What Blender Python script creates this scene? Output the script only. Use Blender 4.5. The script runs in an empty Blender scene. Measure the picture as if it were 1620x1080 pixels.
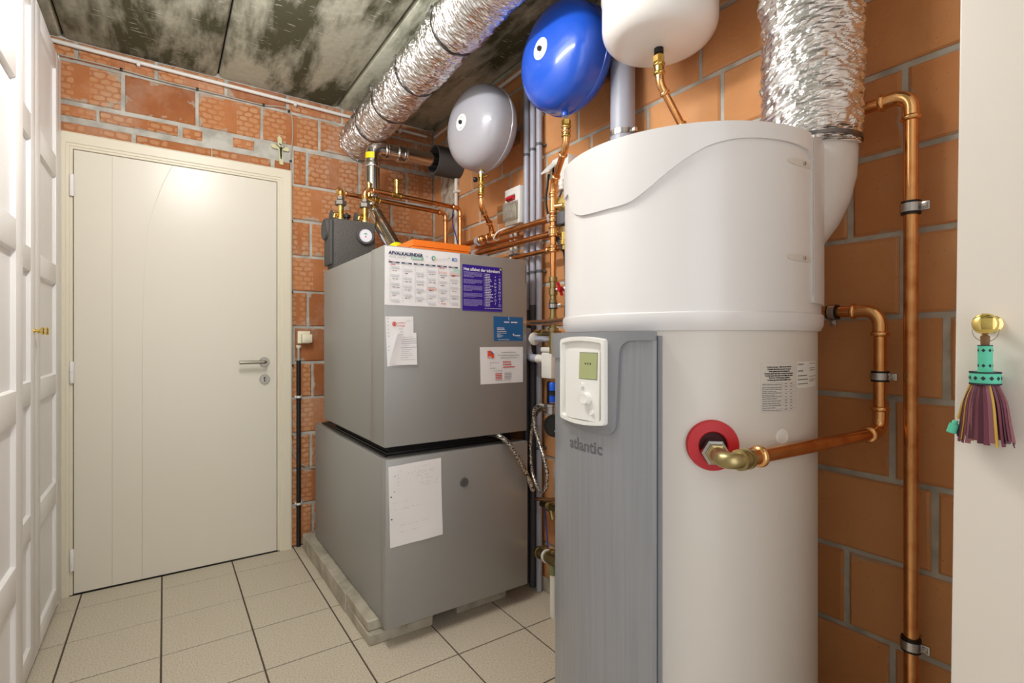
import bpy, bmesh, math, random
from mathutils import Vector, Matrix, noise
PI = math.pi
S = bpy.context.scene
COL = S.collection
rnd = random.Random(7)

# ------------------------------------------------------------------ camera, world, lights, exposure
EYE = 1.157
YAW = math.radians(34.4)
cam_d = bpy.data.cameras.new('camera')
cam_d.sensor_width = 36.0
cam_d.lens = 803.0/1620.0*36.0
cam_d.shift_y = -2.0/1620.0
cam_d.clip_start = 0.02
cam = bpy.data.objects.new('camera', cam_d)
cam.location = (0, 0, EYE)
cam.rotation_euler = (PI/2, 0, -YAW)
COL.objects.link(cam)
S.camera = cam

w = bpy.data.worlds.new('ambient_fill'); S.world = w  # even environment added as fill, entering through the open front of the room
w.use_nodes = True
w.node_tree.nodes['Background'].inputs[0].default_value = (0.97, 0.985, 1.0, 1)
w.node_tree.nodes['Background'].inputs[1].default_value = 1.05

def area(name, loc, target, size, energy, color=(1, 1, 1), size_y=None, shape='DISK'):
    d = bpy.data.lights.new(name, 'AREA')
    d.shape = shape; d.size = size
    if size_y: d.size_y = size_y
    d.energy = energy; d.color = color
    o = bpy.data.objects.new(name, d)
    o.location = loc
    o.rotation_euler = (Vector(target)-Vector(loc)).to_track_quat('-Z', 'Y').to_euler()
    COL.objects.link(o)
    return o
def bulb(name, loc, energy, radius, color):
    d = bpy.data.lights.new(name, 'POINT'); d.energy = energy; d.shadow_soft_size = radius; d.color = color
    o = bpy.data.objects.new(name, d); o.location = loc; COL.objects.link(o); return o
for y in [0.98+0.1*k for k in range(9)]:     # tube lamp along the ceiling, just above the picture's top edge
    bulb('tube_lamp', (0.16, y, 2.38), 4.7, 0.035, (1.0, 0.99, 0.975))
area('fill_light', (-0.1, -1.3, 1.5), (0.6, 3.0, 1.2), 1.6, 8, (1.0, 0.99, 0.98), 2.2, 'RECTANGLE')  # fill light added behind the camera, no visible source

S.view_settings.view_transform = 'Standard'
S.view_settings.look = 'None'
S.view_settings.gamma = 1.0
S.view_settings.use_curve_mapping = False
S.view_settings.exposure = 0.25

# ------------------------------------------------------------------ helpers
def at(px, py, X=None, Y=None, Z=None, t=None):
    """world point seen in that direction on a wall or shelf plane of known position (measuring aid)"""
    u = (px-810)/803.0; v = (538-py)/803.0
    s, c = math.sin(YAW), math.cos(YAW)
    dx, dy, dz = s+u*c, c-u*s, v
    if X is not None: t = X/dx
    elif Y is not None: t = Y/dy
    elif Z is not None: t = (Z-EYE)/dz
    return Vector((dx*t, dy*t, EYE+dz*t))

def lin(c):
    c = c/255.0
    return c/12.92 if c <= 0.04045 else ((c+0.055)/1.055)**2.4
def rgb(r, g, b): return (lin(r), lin(g), lin(b), 1.0)

WP = {}
def finish(bm, name, mat, smooth=True, angle=40):
    bmesh.ops.recalc_face_normals(bm, faces=bm.faces[:])
    me = bpy.data.meshes.new(name)
    bm.to_mesh(me); bm.free()
    return dress(me, mat, smooth, angle)
def dress(me, mat, smooth=True, angle=40):
    if mat is not None:
        for m in (mat if isinstance(mat, (list, tuple)) else [mat]): me.materials.append(m)
    if smooth:
        me.polygons.foreach_set('use_smooth', [True]*len(me.polygons))
        me.set_sharp_from_angle(angle=math.radians(angle))
    return me
def part(name, bm, mat, parent=None, smooth=True, angle=40, label=None):
    me = finish(bm, name, mat, smooth, angle) if isinstance(bm, bmesh.types.BMesh) else bm
    xs = [v.co.x for v in me.vertices]; ys = [v.co.y for v in me.vertices]; zs = [v.co.z for v in me.vertices]
    c = Vector(((min(xs)+max(xs))/2, (min(ys)+max(ys))/2, (min(zs)+max(zs))/2))
    if parent is None: c.z = min(zs)
    me.transform(Matrix.Translation(-c))
    return place(name, me, c, parent, label)
def place(name, me, loc, parent=None, label=None, rot=None, scale=None):
    o = bpy.data.objects.new(name, me)
    o.location = loc
    if rot: o.rotation_euler = rot
    if scale: o.scale = scale
    COL.objects.link(o)
    if parent is not None:
        o.parent = parent
        o.matrix_parent_inverse = Matrix.Translation(-WP[parent.name])
    WP[o.name] = Vector(loc)
    if label: o['label'] = label
    return o
def thing(name, label, cat, loc, group=None):
    o = bpy.data.objects.new(name, None)
    o.empty_display_size = 0.1
    o.location = loc
    COL.objects.link(o)
    WP[o.name] = Vector(loc)
    return tag(o, label, cat, group)
def tag(o, label, cat, group=None):
    o['label'] = label; o['category'] = cat
    if group: o['group'] = group
    return o
def structure(o, label=None):
    o['kind'] = 'structure'
    if label: o['label'] = label
    return o

def B(): return bmesh.new()
def box(bm, x0, x1, y0, y1, z0, z1, bev=0.0, seg=2, M=None):
    m = Matrix.Translation(((x0+x1)/2, (y0+y1)/2, (z0+z1)/2)) @ Matrix.Diagonal((abs(x1-x0), abs(y1-y0), abs(z1-z0), 1))
    r = bmesh.ops.create_cube(bm, size=1.0, matrix=(M @ m) if M else m)
    if bev > 0:
        es = list({e for v in r['verts'] for e in v.link_edges})
        bmesh.ops.bevel(bm, geom=es, offset=bev, segments=seg, affect='EDGES', profile=0.5)
    return bm
def frame_of(axis):
    a = Vector(axis).normalized()
    h = Vector((0, 0, 1)) if abs(a.z) < 0.9 else Vector((1, 0, 0))
    u = h.cross(a).normalized(); v = a.cross(u)
    return u, v, a
def lathe(bm, prof, origin, axis=(0, 0, 1), seg=32, phase=0.0):
    u, v, a = frame_of(axis); O = Vector(origin)
    rings = []
    for r, h in prof:
        if r < 1e-6:
            rings.append([bm.verts.new(O+a*h)])
        else:
            rings.append([bm.verts.new(O+a*h+(u*math.cos(phase+2*PI*i/seg)+v*math.sin(phase+2*PI*i/seg))*r) for i in range(seg)])
    for A, C in zip(rings, rings[1:]):
        for i in range(seg):
            j = (i+1) % seg
            if len(A) == 1 and len(C) == 1: continue
            if len(A) == 1: bm.faces.new((A[0], C[i], C[j]))
            elif len(C) == 1: bm.faces.new((A[i], A[j], C[0]))
            else: bm.faces.new((A[i], A[j], C[j], C[i]))
    for R in (rings[0], rings[-1]):
        if len(R) > 1: bm.faces.new(R)
    return bm
def ring(bm, origin, axis, r0, r1, h0, h1, seg=28):
    u, v, a = frame_of(axis); O = Vector(origin)
    L = []
    for r, h in ((r0, h0), (r1, h0), (r1, h1), (r0, h1)):
        L.append([bm.verts.new(O+a*h+(u*math.cos(2*PI*i/seg)+v*math.sin(2*PI*i/seg))*r) for i in range(seg)])
    for k in range(4):
        A, C = L[k], L[(k+1) % 4]
        for i in range(seg):
            j = (i+1) % seg
            bm.faces.new((A[i], A[j], C[j], C[i]))
    return bm
def fillet(pts, bend, n=7):
    pts = [Vector(p) for p in pts]
    out = [pts[0]]; corners = []
    for i in range(1, len(pts)-1):
        p, q, r = pts[i-1], pts[i], pts[i+1]
        d1 = (p-q).normalized(); d2 = (r-q).normalized()
        ang = d1.angle(d2)
        tl = min(bend/math.tan(ang/2) if ang < PI-1e-3 else 0, (p-q).length*0.49, (r-q).length*0.49)
        if tl < 1e-4:
            out.append(q); corners.append(None); continue
        rr = tl*math.tan(ang/2)
        c = q+(d1+d2).normalized()*(rr/math.sin(ang/2))
        a0 = q+d1*tl-c; a1 = q+d2*tl-c
        th = a0.angle(a1); arc = []
        for k in range(n+1):
            s = k/n
            arc.append(c+(a0*math.sin((1-s)*th)+a1*math.sin(s*th))/math.sin(th))
        out += arc; corners.append((arc, -d1, d2))
    out.append(pts[-1])
    return out, corners
def sweep(bm, pts, r, seg=14, caps=True):
    pts = [Vector(p) for p in pts]
    n = len(pts)
    T = []
    for i in range(n):
        a = pts[max(i-1, 0)]; b = pts[min(i+1, n-1)]
        T.append((b-a).normalized())
    u, v, _ = frame_of(T[0])
    rings = []
    for i in range(n):
        if i:
            q = T[i-1].rotation_difference(T[i])
            u = (q @ u)
            u = (u-T[i]*u.dot(T[i])).normalized()
        v = T[i].cross(u)
        rr = r[i] if isinstance(r, (list, tuple)) else r
        rings.append([bm.verts.new(pts[i]+(u*math.cos(2*PI*k/seg)+v*math.sin(2*PI*k/seg))*rr) for k in range(seg)])
    for A, C in zip(rings, rings[1:]):
        for k in range(seg):
            j = (k+1) % seg
            bm.faces.new((A[k], A[j], C[j], C[k]))
    if caps:
        bm.faces.new(rings[0]); bm.faces.new(rings[-1])
    return bm
def tube(bm, pts, r, bend=0.03, seg=14):
    return sweep(bm, fillet(pts, bend)[0] if len(pts) > 2 else pts, r, seg)
def spline(pts, n=8):
    P = [Vector(p) for p in pts]
    P = [P[0]*2-P[1]]+P+[P[-1]*2-P[-2]]
    out = []
    for i in range(1, len(P)-2):
        for k in range(n):
            t = k/n
            a, b, c, d = P[i-1], P[i], P[i+1], P[i+2]
            out.append(0.5*((2*b)+(c-a)*t+(2*a-5*b+4*c-d)*t*t+(3*b-a-3*c+d)*t**3))
    out.append(P[-2])
    return out
def poly(bm, pts3, offset):
    vs = [bm.verts.new(p) for p in pts3]
    f = bm.faces.new(vs)
    off = Vector(offset)
    r = bmesh.ops.extrude_face_region(bm, geom=[f])
    bmesh.ops.translate(bm, vec=off, verts=[e for e in r['geom'] if isinstance(e, bmesh.types.BMVert)])
    return bm
def rect_bar(bm, o, u, v, x0, x1, y0, y1, n, d=0.0004):
    """thin printed bar on a plane"""
    pts = [o+u*x0+v*y0, o+u*x1+v*y0, o+u*x1+v*y1, o+u*x0+v*y1]
    a = [bm.verts.new(p+n*d) for p in pts]
    bm.faces.new(a)
def text_mesh(body, size, align='LEFT', bold=0.0, extrude=0.0, space=1.0):
    cu = bpy.data.curves.new('lettering', 'FONT')
    cu.body = body; cu.size = size; cu.align_x = align; cu.offset = bold; cu.extrude = extrude
    cu.resolution_u = 2; cu.space_character = space
    o = bpy.data.objects.new('lettering', cu)
    COL.objects.link(o)
    dg = bpy.context.evaluated_depsgraph_get()
    me = bpy.data.meshes.new_from_object(o.evaluated_get(dg))
    bpy.data.objects.remove(o); bpy.data.curves.remove(cu)
    return me
def text(body, size, mat, parent, o, u, v, align='LEFT', bold=0.0, name='lettering', d=0.0006, space=1.0):
    me = text_mesh(body, size, align, bold, 0.0, space)
    u = Vector(u); v = Vector(v); n = u.cross(v); O = Vector(o)
    for vt in me.vertices:
        c = vt.co.copy(); vt.co = O+u*c.x+v*c.y+n*d
    me.materials.clear()
    dress(me, mat, False)
    return part(name, me, None, parent)

# ------------------------------------------------------------------ materials
def mat(name, col, rough=0.5, metal=0.0, bump=None, var=None, coat=0.0, spec=0.5, trans=0.0, ior=1.45, alpha=1.0, emit=None):
    m = bpy.data.materials.new(name); m.use_nodes = True
    nt = m.node_tree; p = nt.nodes['Principled BSDF']
    p.inputs['Base Color'].default_value = col
    p.inputs['Roughness'].default_value = rough
    p.inputs['Metallic'].default_value = metal
    p.inputs['Coat Weight'].default_value = coat
    p.inputs['Coat Roughness'].default_value = 0.08
    p.inputs['Specular IOR Level'].default_value = spec
    p.inputs['Transmission Weight'].default_value = trans
    p.inputs['IOR'].default_value = ior
    p.inputs['Alpha'].default_value = alpha
    tc = None
    if bump or var:
        tc = nt.nodes.new('ShaderNodeTexCoord')
    if bump:   # (scale, strength, distance, stretch xyz)
        sc, st, dist, sx = bump
        mp = nt.nodes.new('ShaderNodeMapping'); mp.inputs['Scale'].default_value = sx
        nz = nt.nodes.new('ShaderNodeTexNoise'); nz.inputs['Scale'].default_value = sc; nz.inputs['Detail'].default_value = 4
        bp = nt.nodes.new('ShaderNodeBump'); bp.inputs['Strength'].default_value = st; bp.inputs['Distance'].default_value = dist
        nt.links.new(tc.outputs['Object'], mp.inputs['Vector']); nt.links.new(mp.outputs['Vector'], nz.inputs['Vector'])
        nt.links.new(nz.outputs['Fac'], bp.inputs['Height']); nt.links.new(bp.outputs['Normal'], p.inputs['Normal'])
    if var:    # (colour2, scale, lo, hi, stretch)
        c2, sc, lo, hi, sx = var
        mp = nt.nodes.new('ShaderNodeMapping'); mp.inputs['Scale'].default_value = sx
        nz = nt.nodes.new('ShaderNodeTexNoise'); nz.inputs['Scale'].default_value = sc; nz.inputs['Detail'].default_value = 5
        rp = nt.nodes.new('ShaderNodeMapRange'); rp.inputs[1].default_value = lo; rp.inputs[2].default_value = hi
        mx = nt.nodes.new('ShaderNodeMix'); mx.data_type = 'RGBA'
        mx.inputs[6].default_value = col; mx.inputs[7].default_value = c2
        nt.links.new(tc.outputs['Object'], mp.inputs['Vector']); nt.links.new(mp.outputs['Vector'], nz.inputs['Vector'])
        nt.links.new(nz.outputs['Fac'], rp.inputs[0]); nt.links.new(rp.outputs[0], mx.inputs[0])
        nt.links.new(mx.outputs[2], p.inputs['Base Color'])
    return m
N1 = (1, 1, 1)
M = {}
M['white_paint'] = mat('white_paint', rgb(240, 237, 236), 0.36, bump=(60, 0.05, 0.001, N1))
M['cream_paint'] = mat('cream_paint', rgb(226, 219, 204), 0.30, bump=(120, 0.05, 0.0006, N1))
M['cream_frame'] = mat('cream_frame', rgb(228, 219, 198), 0.38)
M['cupboard'] = mat('cupboard', rgb(226, 217, 208), 0.35)
M['dark_gap'] = mat('dark_gap', rgb(38, 34, 30), 0.9)
M['groove'] = mat('groove', rgb(196, 186, 166), 0.6)
M['mortar'] = mat('mortar', rgb(202, 199, 190), 0.95, bump=(90, 0.6, 0.004, N1), var=(rgb(168, 165, 155), 14, 0.35, 0.65, N1))
M['plaster'] = mat('plaster', rgb(196, 184, 168), 0.95, bump=(40, 0.7, 0.006, N1), var=(rgb(140, 116, 94), 22, 0.45, 0.68, N1))
M['grout'] = mat('grout', rgb(92, 80, 68), 0.95, bump=(200, 0.3, 0.002, N1))
M['tile'] = mat('tile', rgb(214, 203, 184), 0.42, bump=(260, 0.06, 0.0006, N1), var=(rgb(180, 168, 150), 190, 0.42, 0.68, N1))
M['plinth'] = mat('plinth', rgb(188, 180, 164), 0.95, bump=(70, 0.6, 0.004, N1), var=(rgb(150, 142, 126), 12, 0.35, 0.7, N1))
M['silver_paint'] = mat('silver_paint', rgb(159, 158, 156), 0.42, 0.35, bump=(500, 0.04, 0.0003, N1))
M['seam_red'] = mat('seam_red', rgb(160, 128, 122), 0.5)
M['black'] = mat('black_plastic', rgb(26, 25, 26), 0.45)
M['matt_black'] = mat('matt_black', rgb(20, 19, 18), 0.8)
M['foam_black'] = mat('foam_black', rgb(76, 74, 74), 0.92, bump=(60, 0.25, 0.002, N1))
M['epp'] = mat('moulded_foam', rgb(98, 94, 90), 0.7, bump=(260, 0.35, 0.001, N1), var=(rgb(66, 63, 61), 240, 0.4, 0.62, N1))
M['epp_dark'] = mat('moulded_foam_dark', rgb(84, 82, 82), 0.75)
M['orange'] = mat('orange_plastic', rgb(244, 122, 32), 0.45)
M['copper'] = mat('copper', rgb(234, 173, 114), 0.24, 1.0, bump=(30, 0.06, 0.002, N1), var=(rgb(204, 134, 79), 26, 0.45, 0.75, N1))
M['copper_bright'] = mat('copper_bright', rgb(242, 188, 128), 0.2, 1.0, bump=(60, 0.1, 0.001, N1))
M['brass'] = mat('brass', rgb(216, 184, 104), 0.24, 1.0, var=(rgb(176, 142, 70), 40, 0.45, 0.7, N1))
M['brass_dull'] = mat('brass_dull', rgb(178, 162, 116), 0.36, 1.0)
M['gold'] = mat('polished_brass', rgb(240, 214, 132), 0.06, 1.0)
M['gold_matt'] = mat('gold_plastic', rgb(206, 186, 112), 0.45, 0.3)
M['steel'] = mat('stainless_steel', rgb(206, 204, 200), 0.17, 1.0, bump=(16, 0.06, 0.002, N1))
M['zinc'] = mat('zinc', rgb(196, 196, 198), 0.26, 1.0, bump=(160, 0.12, 0.001, N1))
M['satin_steel'] = mat('satin_steel', rgb(176, 170, 160), 0.35, 1.0)
M['cast_iron'] = mat('grey_cast_nut', rgb(128, 122, 114), 0.5, 0.7)
M['foil_level'] = mat('aluminium_foil_level', rgb(236, 235, 236), 0.14, 1.0, bump=(11, 1.0, 0.012, (1.2, 11, 1.2)))
M['foil_upright'] = mat('aluminium_foil_upright', rgb(236, 235, 236), 0.14, 1.0, bump=(11, 0.8, 0.005, (1.2, 1.2, 11)))
M['foil_band'] = mat('foil_band', rgb(120, 118, 118), 0.3, 1.0)
M['heater_white'] = mat('heater_white', rgb(232, 229, 230), 0.3, coat=0.3)
M['heater_body'] = mat('heater_body', rgb(222, 216, 210), 0.34, coat=0.2)
M['bezel_white'] = mat('bezel_white', rgb(238, 236, 232), 0.4)
M['panel_grey'] = mat('panel_grey', rgb(166, 168, 175), 0.34, 0.45, bump=(40, 0.05, 0.0008, (30, 30, 0.6)), var=(rgb(158, 160, 167), 20, 0.35, 0.65, (6, 6, 0.15)))
M['panel_trim'] = mat('panel_trim', rgb(146, 148, 154), 0.3, 0.3)
M['letter_grey'] = mat('letter_grey', rgb(100, 99, 104), 0.5)
M['lcd'] = mat('lcd_green', rgb(172, 178, 128), 0.25)
M['ink_lcd'] = mat('lcd_segment', rgb(96, 100, 62), 0.4)
M['pvc_grey'] = mat('grey_pvc', rgb(172, 174, 188), 0.34)
M['pvc_dark'] = mat('dark_grey_pvc', rgb(92, 92, 98), 0.4)
M['pvc_white'] = mat('white_pvc', rgb(232, 228, 222), 0.4)
M['box_white'] = mat('box_white', rgb(234, 232, 228), 0.4)
M['ivory'] = mat('ivory_plastic', rgb(238, 230, 204), 0.4)
M['tank_grey'] = mat('tank_grey', rgb(172, 172, 180), 0.26, coat=0.4)
M['tank_blue'] = mat('tank_blue', rgb(36, 88, 204), 0.24, coat=0.5)
M['tank_white'] = mat('tank_white', rgb(238, 234, 230), 0.28, coat=0.3)
M['red'] = mat('red_plastic', rgb(196, 22, 34), 0.4)
M['red_dark'] = mat('dark_red', rgb(70, 10, 14), 0.6)
M['blue_plastic'] = mat('blue_plastic', rgb(20, 92, 226), 0.35)
M['cable_blue'] = mat('blue_cable', rgb(40, 60, 150), 0.5)
M['clear'] = mat('clear_plastic', (0.86, 0.84, 0.8, 1), 0.05, trans=0.9, ior=1.2)
M['smoke'] = mat('smoked_plastic', (0.80, 0.79, 0.76, 1), 0.04, trans=1.0, ior=1.06)
M['paper'] = mat('paper', rgb(236, 233, 234), 0.7, bump=(14, 0.25, 0.004, N1))
M['ink'] = mat('ink', rgb(40, 42, 50), 0.7)
M['ink_navy'] = mat('ink_navy', rgb(44, 56, 90), 0.7)
M['ink_grey'] = mat('ink_grey', rgb(164, 164, 170), 0.7)
M['ink_pale'] = mat('ink_pale', rgb(212, 212, 216), 0.7)
M['ink_pencil'] = mat('ink_pencil', rgb(150, 148, 160), 0.7)
M['ink_red'] = mat('ink_red', rgb(206, 70, 62), 0.7)
M['ink_pink'] = mat('ink_pink', rgb(236, 196, 190), 0.7)
M['ink_green'] = mat('ink_green', rgb(112, 190, 152), 0.7)
M['ink_green_pale'] = mat('ink_green_pale', rgb(172, 216, 196), 0.7)
M['ink_white'] = mat('ink_white', rgb(236, 234, 244), 0.6)
M['ink_lilac'] = mat('ink_lilac', rgb(150, 138, 200), 0.6)
M['ink_orange'] = mat('ink_orange', rgb(226, 82, 44), 0.6)
M['ink_yellow'] = mat('ink_yellow', rgb(190, 196, 60), 0.6)
M['ink_blue'] = mat('ink_blue', rgb(50, 96, 190), 0.6)
M['purple'] = mat('purple_card', rgb(48, 22, 142), 0.4)
M['blue_card'] = mat('blue_card', rgb(32, 96, 154), 0.45)
M['yellow_label'] = mat('yellow_sticker', rgb(240, 226, 20), 0.5)
M['cross'] = mat('pale_green_enamel', rgb(214, 210, 168), 0.4)
M['bronze'] = mat('dark_bronze', rgb(58, 50, 42), 0.4, 0.7)
M['turquoise'] = mat('turquoise_leather', rgb(88, 190, 158), 0.55)
M['maroon_dark'] = mat('dark_maroon_leather', rgb(74, 36, 46), 0.45)
M['maroon_pale'] = mat('pale_maroon_leather', rgb(128, 78, 84), 0.45)
M['maroon'] = mat('maroon_leather', rgb(104, 50, 66), 0.42, bump=(90, 0.2, 0.001, N1))
M['mustard'] = mat('mustard_leather', rgb(186, 146, 52), 0.5)
M['cork'] = mat('brown_cord', rgb(120, 86, 54), 0.7)
M['cable_grey'] = mat('grey_cable', rgb(176, 166, 152), 0.5)

def nodes_of(m): return m.node_tree, m.node_tree.nodes['Principled BSDF']
def N(nt, kind, **kw):
    n = nt.nodes.new(kind)
    for k, v in kw.items():
        if k.startswith('i_'): n.inputs[k[2:]].default_value = v
        else: setattr(n, k, v)
    return n

def braid_material():
    m = mat('steel_braid', rgb(190, 184, 176), 0.35, 0.8)
    nt, p = nodes_of(m)
    tc = N(nt, 'ShaderNodeTexCoord')
    vo = N(nt, 'ShaderNodeTexVoronoi'); vo.inputs['Scale'].default_value = 260
    rp = N(nt, 'ShaderNodeMapRange'); rp.inputs[1].default_value = 0.35; rp.inputs[2].default_value = 0.55
    sp = N(nt, 'ShaderNodeSeparateColor')
    mx = N(nt, 'ShaderNodeMix', data_type='RGBA'); mx.inputs[6].default_value = rgb(74, 70, 64); mx.inputs[7].default_value = rgb(214, 208, 200)
    nt.links.new(tc.outputs['Object'], vo.inputs['Vector']); nt.links.new(vo.outputs['Color'], sp.inputs[0])
    nt.links.new(sp.outputs[0], rp.inputs[0]); nt.links.new(rp.outputs[0], mx.inputs[0]); nt.links.new(mx.outputs[2], p.inputs['Base Color'])
    return m
M['braid'] = braid_material()

def brick_material(name, base, dark, pattern, smear):
    """hollow clay block; along local x is length, z is height (generated 0..1)"""
    m = mat(name, base, 0.85)
    nt, p = nodes_of(m); L = nt.links.new
    tc = N(nt, 'ShaderNodeTexCoord'); oi = N(nt, 'ShaderNodeObjectInfo')
    # colour varies from block to block and mottles within one
    nz = N(nt, 'ShaderNodeTexNoise', noise_dimensions='4D'); nz.inputs['Scale'].default_value = 9; nz.inputs['Detail'].default_value = 6
    sc = N(nt, 'ShaderNodeMath', operation='MULTIPLY'); sc.inputs[1].default_value = 37.0
    L(oi.outputs['Random'], sc.inputs[0]); L(sc.outputs[0], nz.inputs['W']); L(tc.outputs['Object'], nz.inputs['Vector'])
    a = N(nt, 'ShaderNodeMath', operation='MULTIPLY_ADD'); a.inputs[1].default_value = 0.55; a.inputs[2].default_value = -0.1
    L(oi.outputs['Random'], a.inputs[0])
    b = N(nt, 'ShaderNodeMath', operation='MULTIPLY_ADD'); b.inputs[1].default_value = 0.8
    L(nz.outputs['Fac'], b.inputs[0]); L(a.outputs[0], b.inputs[2])
    b2 = N(nt, 'ShaderNodeMapRange'); b2.inputs[1].default_value = 0.25; b2.inputs[2].default_value = 1.0
    L(b.outputs[0], b2.inputs[0])
    c = N(nt, 'ShaderNodeMix', data_type='RGBA'); c.inputs[6].default_value = base; c.inputs[7].default_value = dark
    L(b2.outputs[0], c.inputs[0])
    col = c.outputs[2]
    hgt = None
    sep = N(nt, 'ShaderNodeSeparateXYZ'); L(tc.outputs['Generated'], sep.inputs[0])
    if pattern:
        wob = N(nt, 'ShaderNodeTexNoise'); wob.inputs['Scale'].default_value = 18
        L(tc.outputs['Object'], wob.inputs['Vector'])
        ad = N(nt, 'ShaderNodeMix', data_type='VECTOR'); ad.inputs[0].default_value = 0.02
        L(tc.outputs['Object'], ad.inputs[4]); L(wob.outputs['Color'], ad.inputs[5])
        so = N(nt, 'ShaderNodeSeparateXYZ'); L(ad.outputs[1], so.inputs[0])
        def mm(op, x, y=None, v=None):
            n = N(nt, 'ShaderNodeMath', operation=op); L(x, n.inputs[0])
            if y is not None: L(y, n.inputs[1])
            if v is not None: n.inputs[1].default_value = v
            return n.outputs[0]
        rz = mm('DIVIDE', so.outputs[2], v=0.0262)
        row = mm('FLOOR', rz)
        sh = mm('MULTIPLY', mm('MODULO', row, v=2.0), v=0.5)
        ux = mm('ADD', mm('DIVIDE', so.outputs[0], v=0.047), sh)
        fu = mm('ABSOLUTE', mm('SUBTRACT', mm('SUBTRACT', ux, mm('FLOOR', ux)), v=0.5))
        fv = mm('ABSOLUTE', mm('SUBTRACT', mm('SUBTRACT', rz, row), v=0.5))
        dd = mm('ADD', mm('POWER', mm('DIVIDE', fu, v=0.44), v=3.4), mm('POWER', mm('DIVIDE', fv, v=0.42), v=2.6))
        bt = N(nt, 'ShaderNodeMapRange', interpolation_type='SMOOTHSTEP')
        bt.inputs[1].default_value = 0.45; bt.inputs[2].default_value = 1.15; bt.inputs[3].default_value = 0.0; bt.inputs[4].default_value = 1.0
        L(dd, bt.inputs[0])
        # which half carries the key pattern
        half = N(nt, 'ShaderNodeMath', operation='GREATER_THAN')
        off = N(nt, 'ShaderNodeMath', operation='SUBTRACT'); off.inputs[1].default_value = 0.5; L(sep.outputs[0], off.inputs[0])
        ab = N(nt, 'ShaderNodeMath', operation='ABSOLUTE'); L(off.outputs[0], ab.inputs[0]); L(ab.outputs[0], half.inputs[0])
        th = N(nt, 'ShaderNodeMapRange'); th.inputs[1].default_value = 0.72; th.inputs[2].default_value = 0.76
        th.inputs[3].default_value = 0.10; th.inputs[4].default_value = 0.6
        L(oi.outputs['Random'], th.inputs[0]); L(th.outputs[0], half.inputs[1])
        inv = N(nt, 'ShaderNodeMath', operation='SUBTRACT'); inv.inputs[0].default_value = 1.0
        L(bt.outputs[0], inv.inputs[1])
        key = N(nt, 'ShaderNodeMath', operation='MULTIPLY'); L(inv.outputs[0], key.inputs[0]); L(half.outputs[0], key.inputs[1])
        k2 = N(nt, 'ShaderNodeMath', operation='MULTIPLY'); L(key.outputs[0], k2.inputs[0])
        wr = N(nt, 'ShaderNodeMapRange'); wr.inputs[1].default_value = 0.35; wr.inputs[2].default_value = 0.65; wr.inputs[3].default_value = 0.12; wr.inputs[4].default_value = 0.44
        L(nz.outputs['Fac'], wr.inputs[0]); L(wr.outputs[0], k2.inputs[1])
        cm = N(nt, 'ShaderNodeMix', data_type='RGBA'); cm.inputs[7].default_value = rgb(226, 184, 140)
        L(col, cm.inputs[6]); L(k2.outputs[0], cm.inputs[0])
        col = cm.outputs[2]; hgt = key.outputs[0]
    # mortar smeared over the rims
    def m2(op, x, y=None, v=None):
        n = N(nt, 'ShaderNodeMath', operation=op)
        L(x, n.inputs[0])
        if y is not None: L(y, n.inputs[1])
        if v is not None: n.inputs[1].default_value = v
        return n.outputs[0]
    def edge(s):
        n = N(nt, 'ShaderNodeMath', operation='SUBTRACT'); n.inputs[0].default_value = 1.0; L(s, n.inputs[1])
        return m2('MINIMUM', s, n.outputs[0])
    ex = m2('MULTIPLY', edge(sep.outputs[0]), v=1.5); ez = edge(sep.outputs[2])
    em = m2('MINIMUM', ex, ez)
    n2 = N(nt, 'ShaderNodeTexNoise', noise_dimensions='4D'); n2.inputs['Scale'].default_value = 16; n2.inputs['Detail'].default_value = 5
    L(tc.outputs['Object'], n2.inputs['Vector']); L(sc.outputs[0], n2.inputs['W'])
    nn = N(nt, 'ShaderNodeMapRange'); nn.inputs[1].default_value = 0.52; nn.inputs[2].default_value = 0.78
    nn.inputs[3].default_value = 0.0; nn.inputs[4].default_value = smear
    L(n2.outputs['Fac'], nn.inputs[0])
    df = m2('SUBTRACT', nn.outputs[0], em)
    fr = N(nt, 'ShaderNodeMapRange'); fr.inputs[1].default_value = -0.01; fr.inputs[2].default_value = 0.05
    L(df, fr.inputs[0])
    fm = m2('MULTIPLY', fr.outputs[0], v=0.75)
    blm = N(nt, 'ShaderNodeMapRange'); blm.inputs[1].default_value = 0.50; blm.inputs[2].default_value = 0.80; blm.inputs[3].default_value = 0.0; blm.inputs[4].default_value = 0.42 if pattern else 0.16
    n5 = N(nt, 'ShaderNodeTexNoise'); n5.inputs['Scale'].default_value = 3.2; n5.inputs['Detail'].default_value = 7; n5.inputs['Roughness'].default_value = 0.7
    gp5 = N(nt, 'ShaderNodeNewGeometry'); L(gp5.outputs['Position'], n5.inputs['Vector']); L(n5.outputs['Fac'], blm.inputs[0])
    cb5 = N(nt, 'ShaderNodeMix', data_type='RGBA'); cb5.inputs[7].default_value = rgb(214, 196, 178)
    L(blm.outputs[0], cb5.inputs[0]); L(col, cb5.inputs[6]); col = cb5.outputs[2]
    cs = N(nt, 'ShaderNodeMix', data_type='RGBA'); cs.inputs[7].default_value = rgb(178, 168, 152)
    L(fm, cs.inputs[0]); L(col, cs.inputs[6])
    # small dark pits
    vz = N(nt, 'ShaderNodeTexVoronoi'); vz.inputs['Scale'].default_value = 55; L(tc.outputs['Object'], vz.inputs['Vector'])
    pit = N(nt, 'ShaderNodeMapRange'); pit.inputs[1].default_value = 0.05; pit.inputs[2].default_value = 0.10
    pit.inputs[3].default_value = 0.45; pit.inputs[4].default_value = 0.0
    L(vz.outputs['Distance'], pit.inputs[0])
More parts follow.
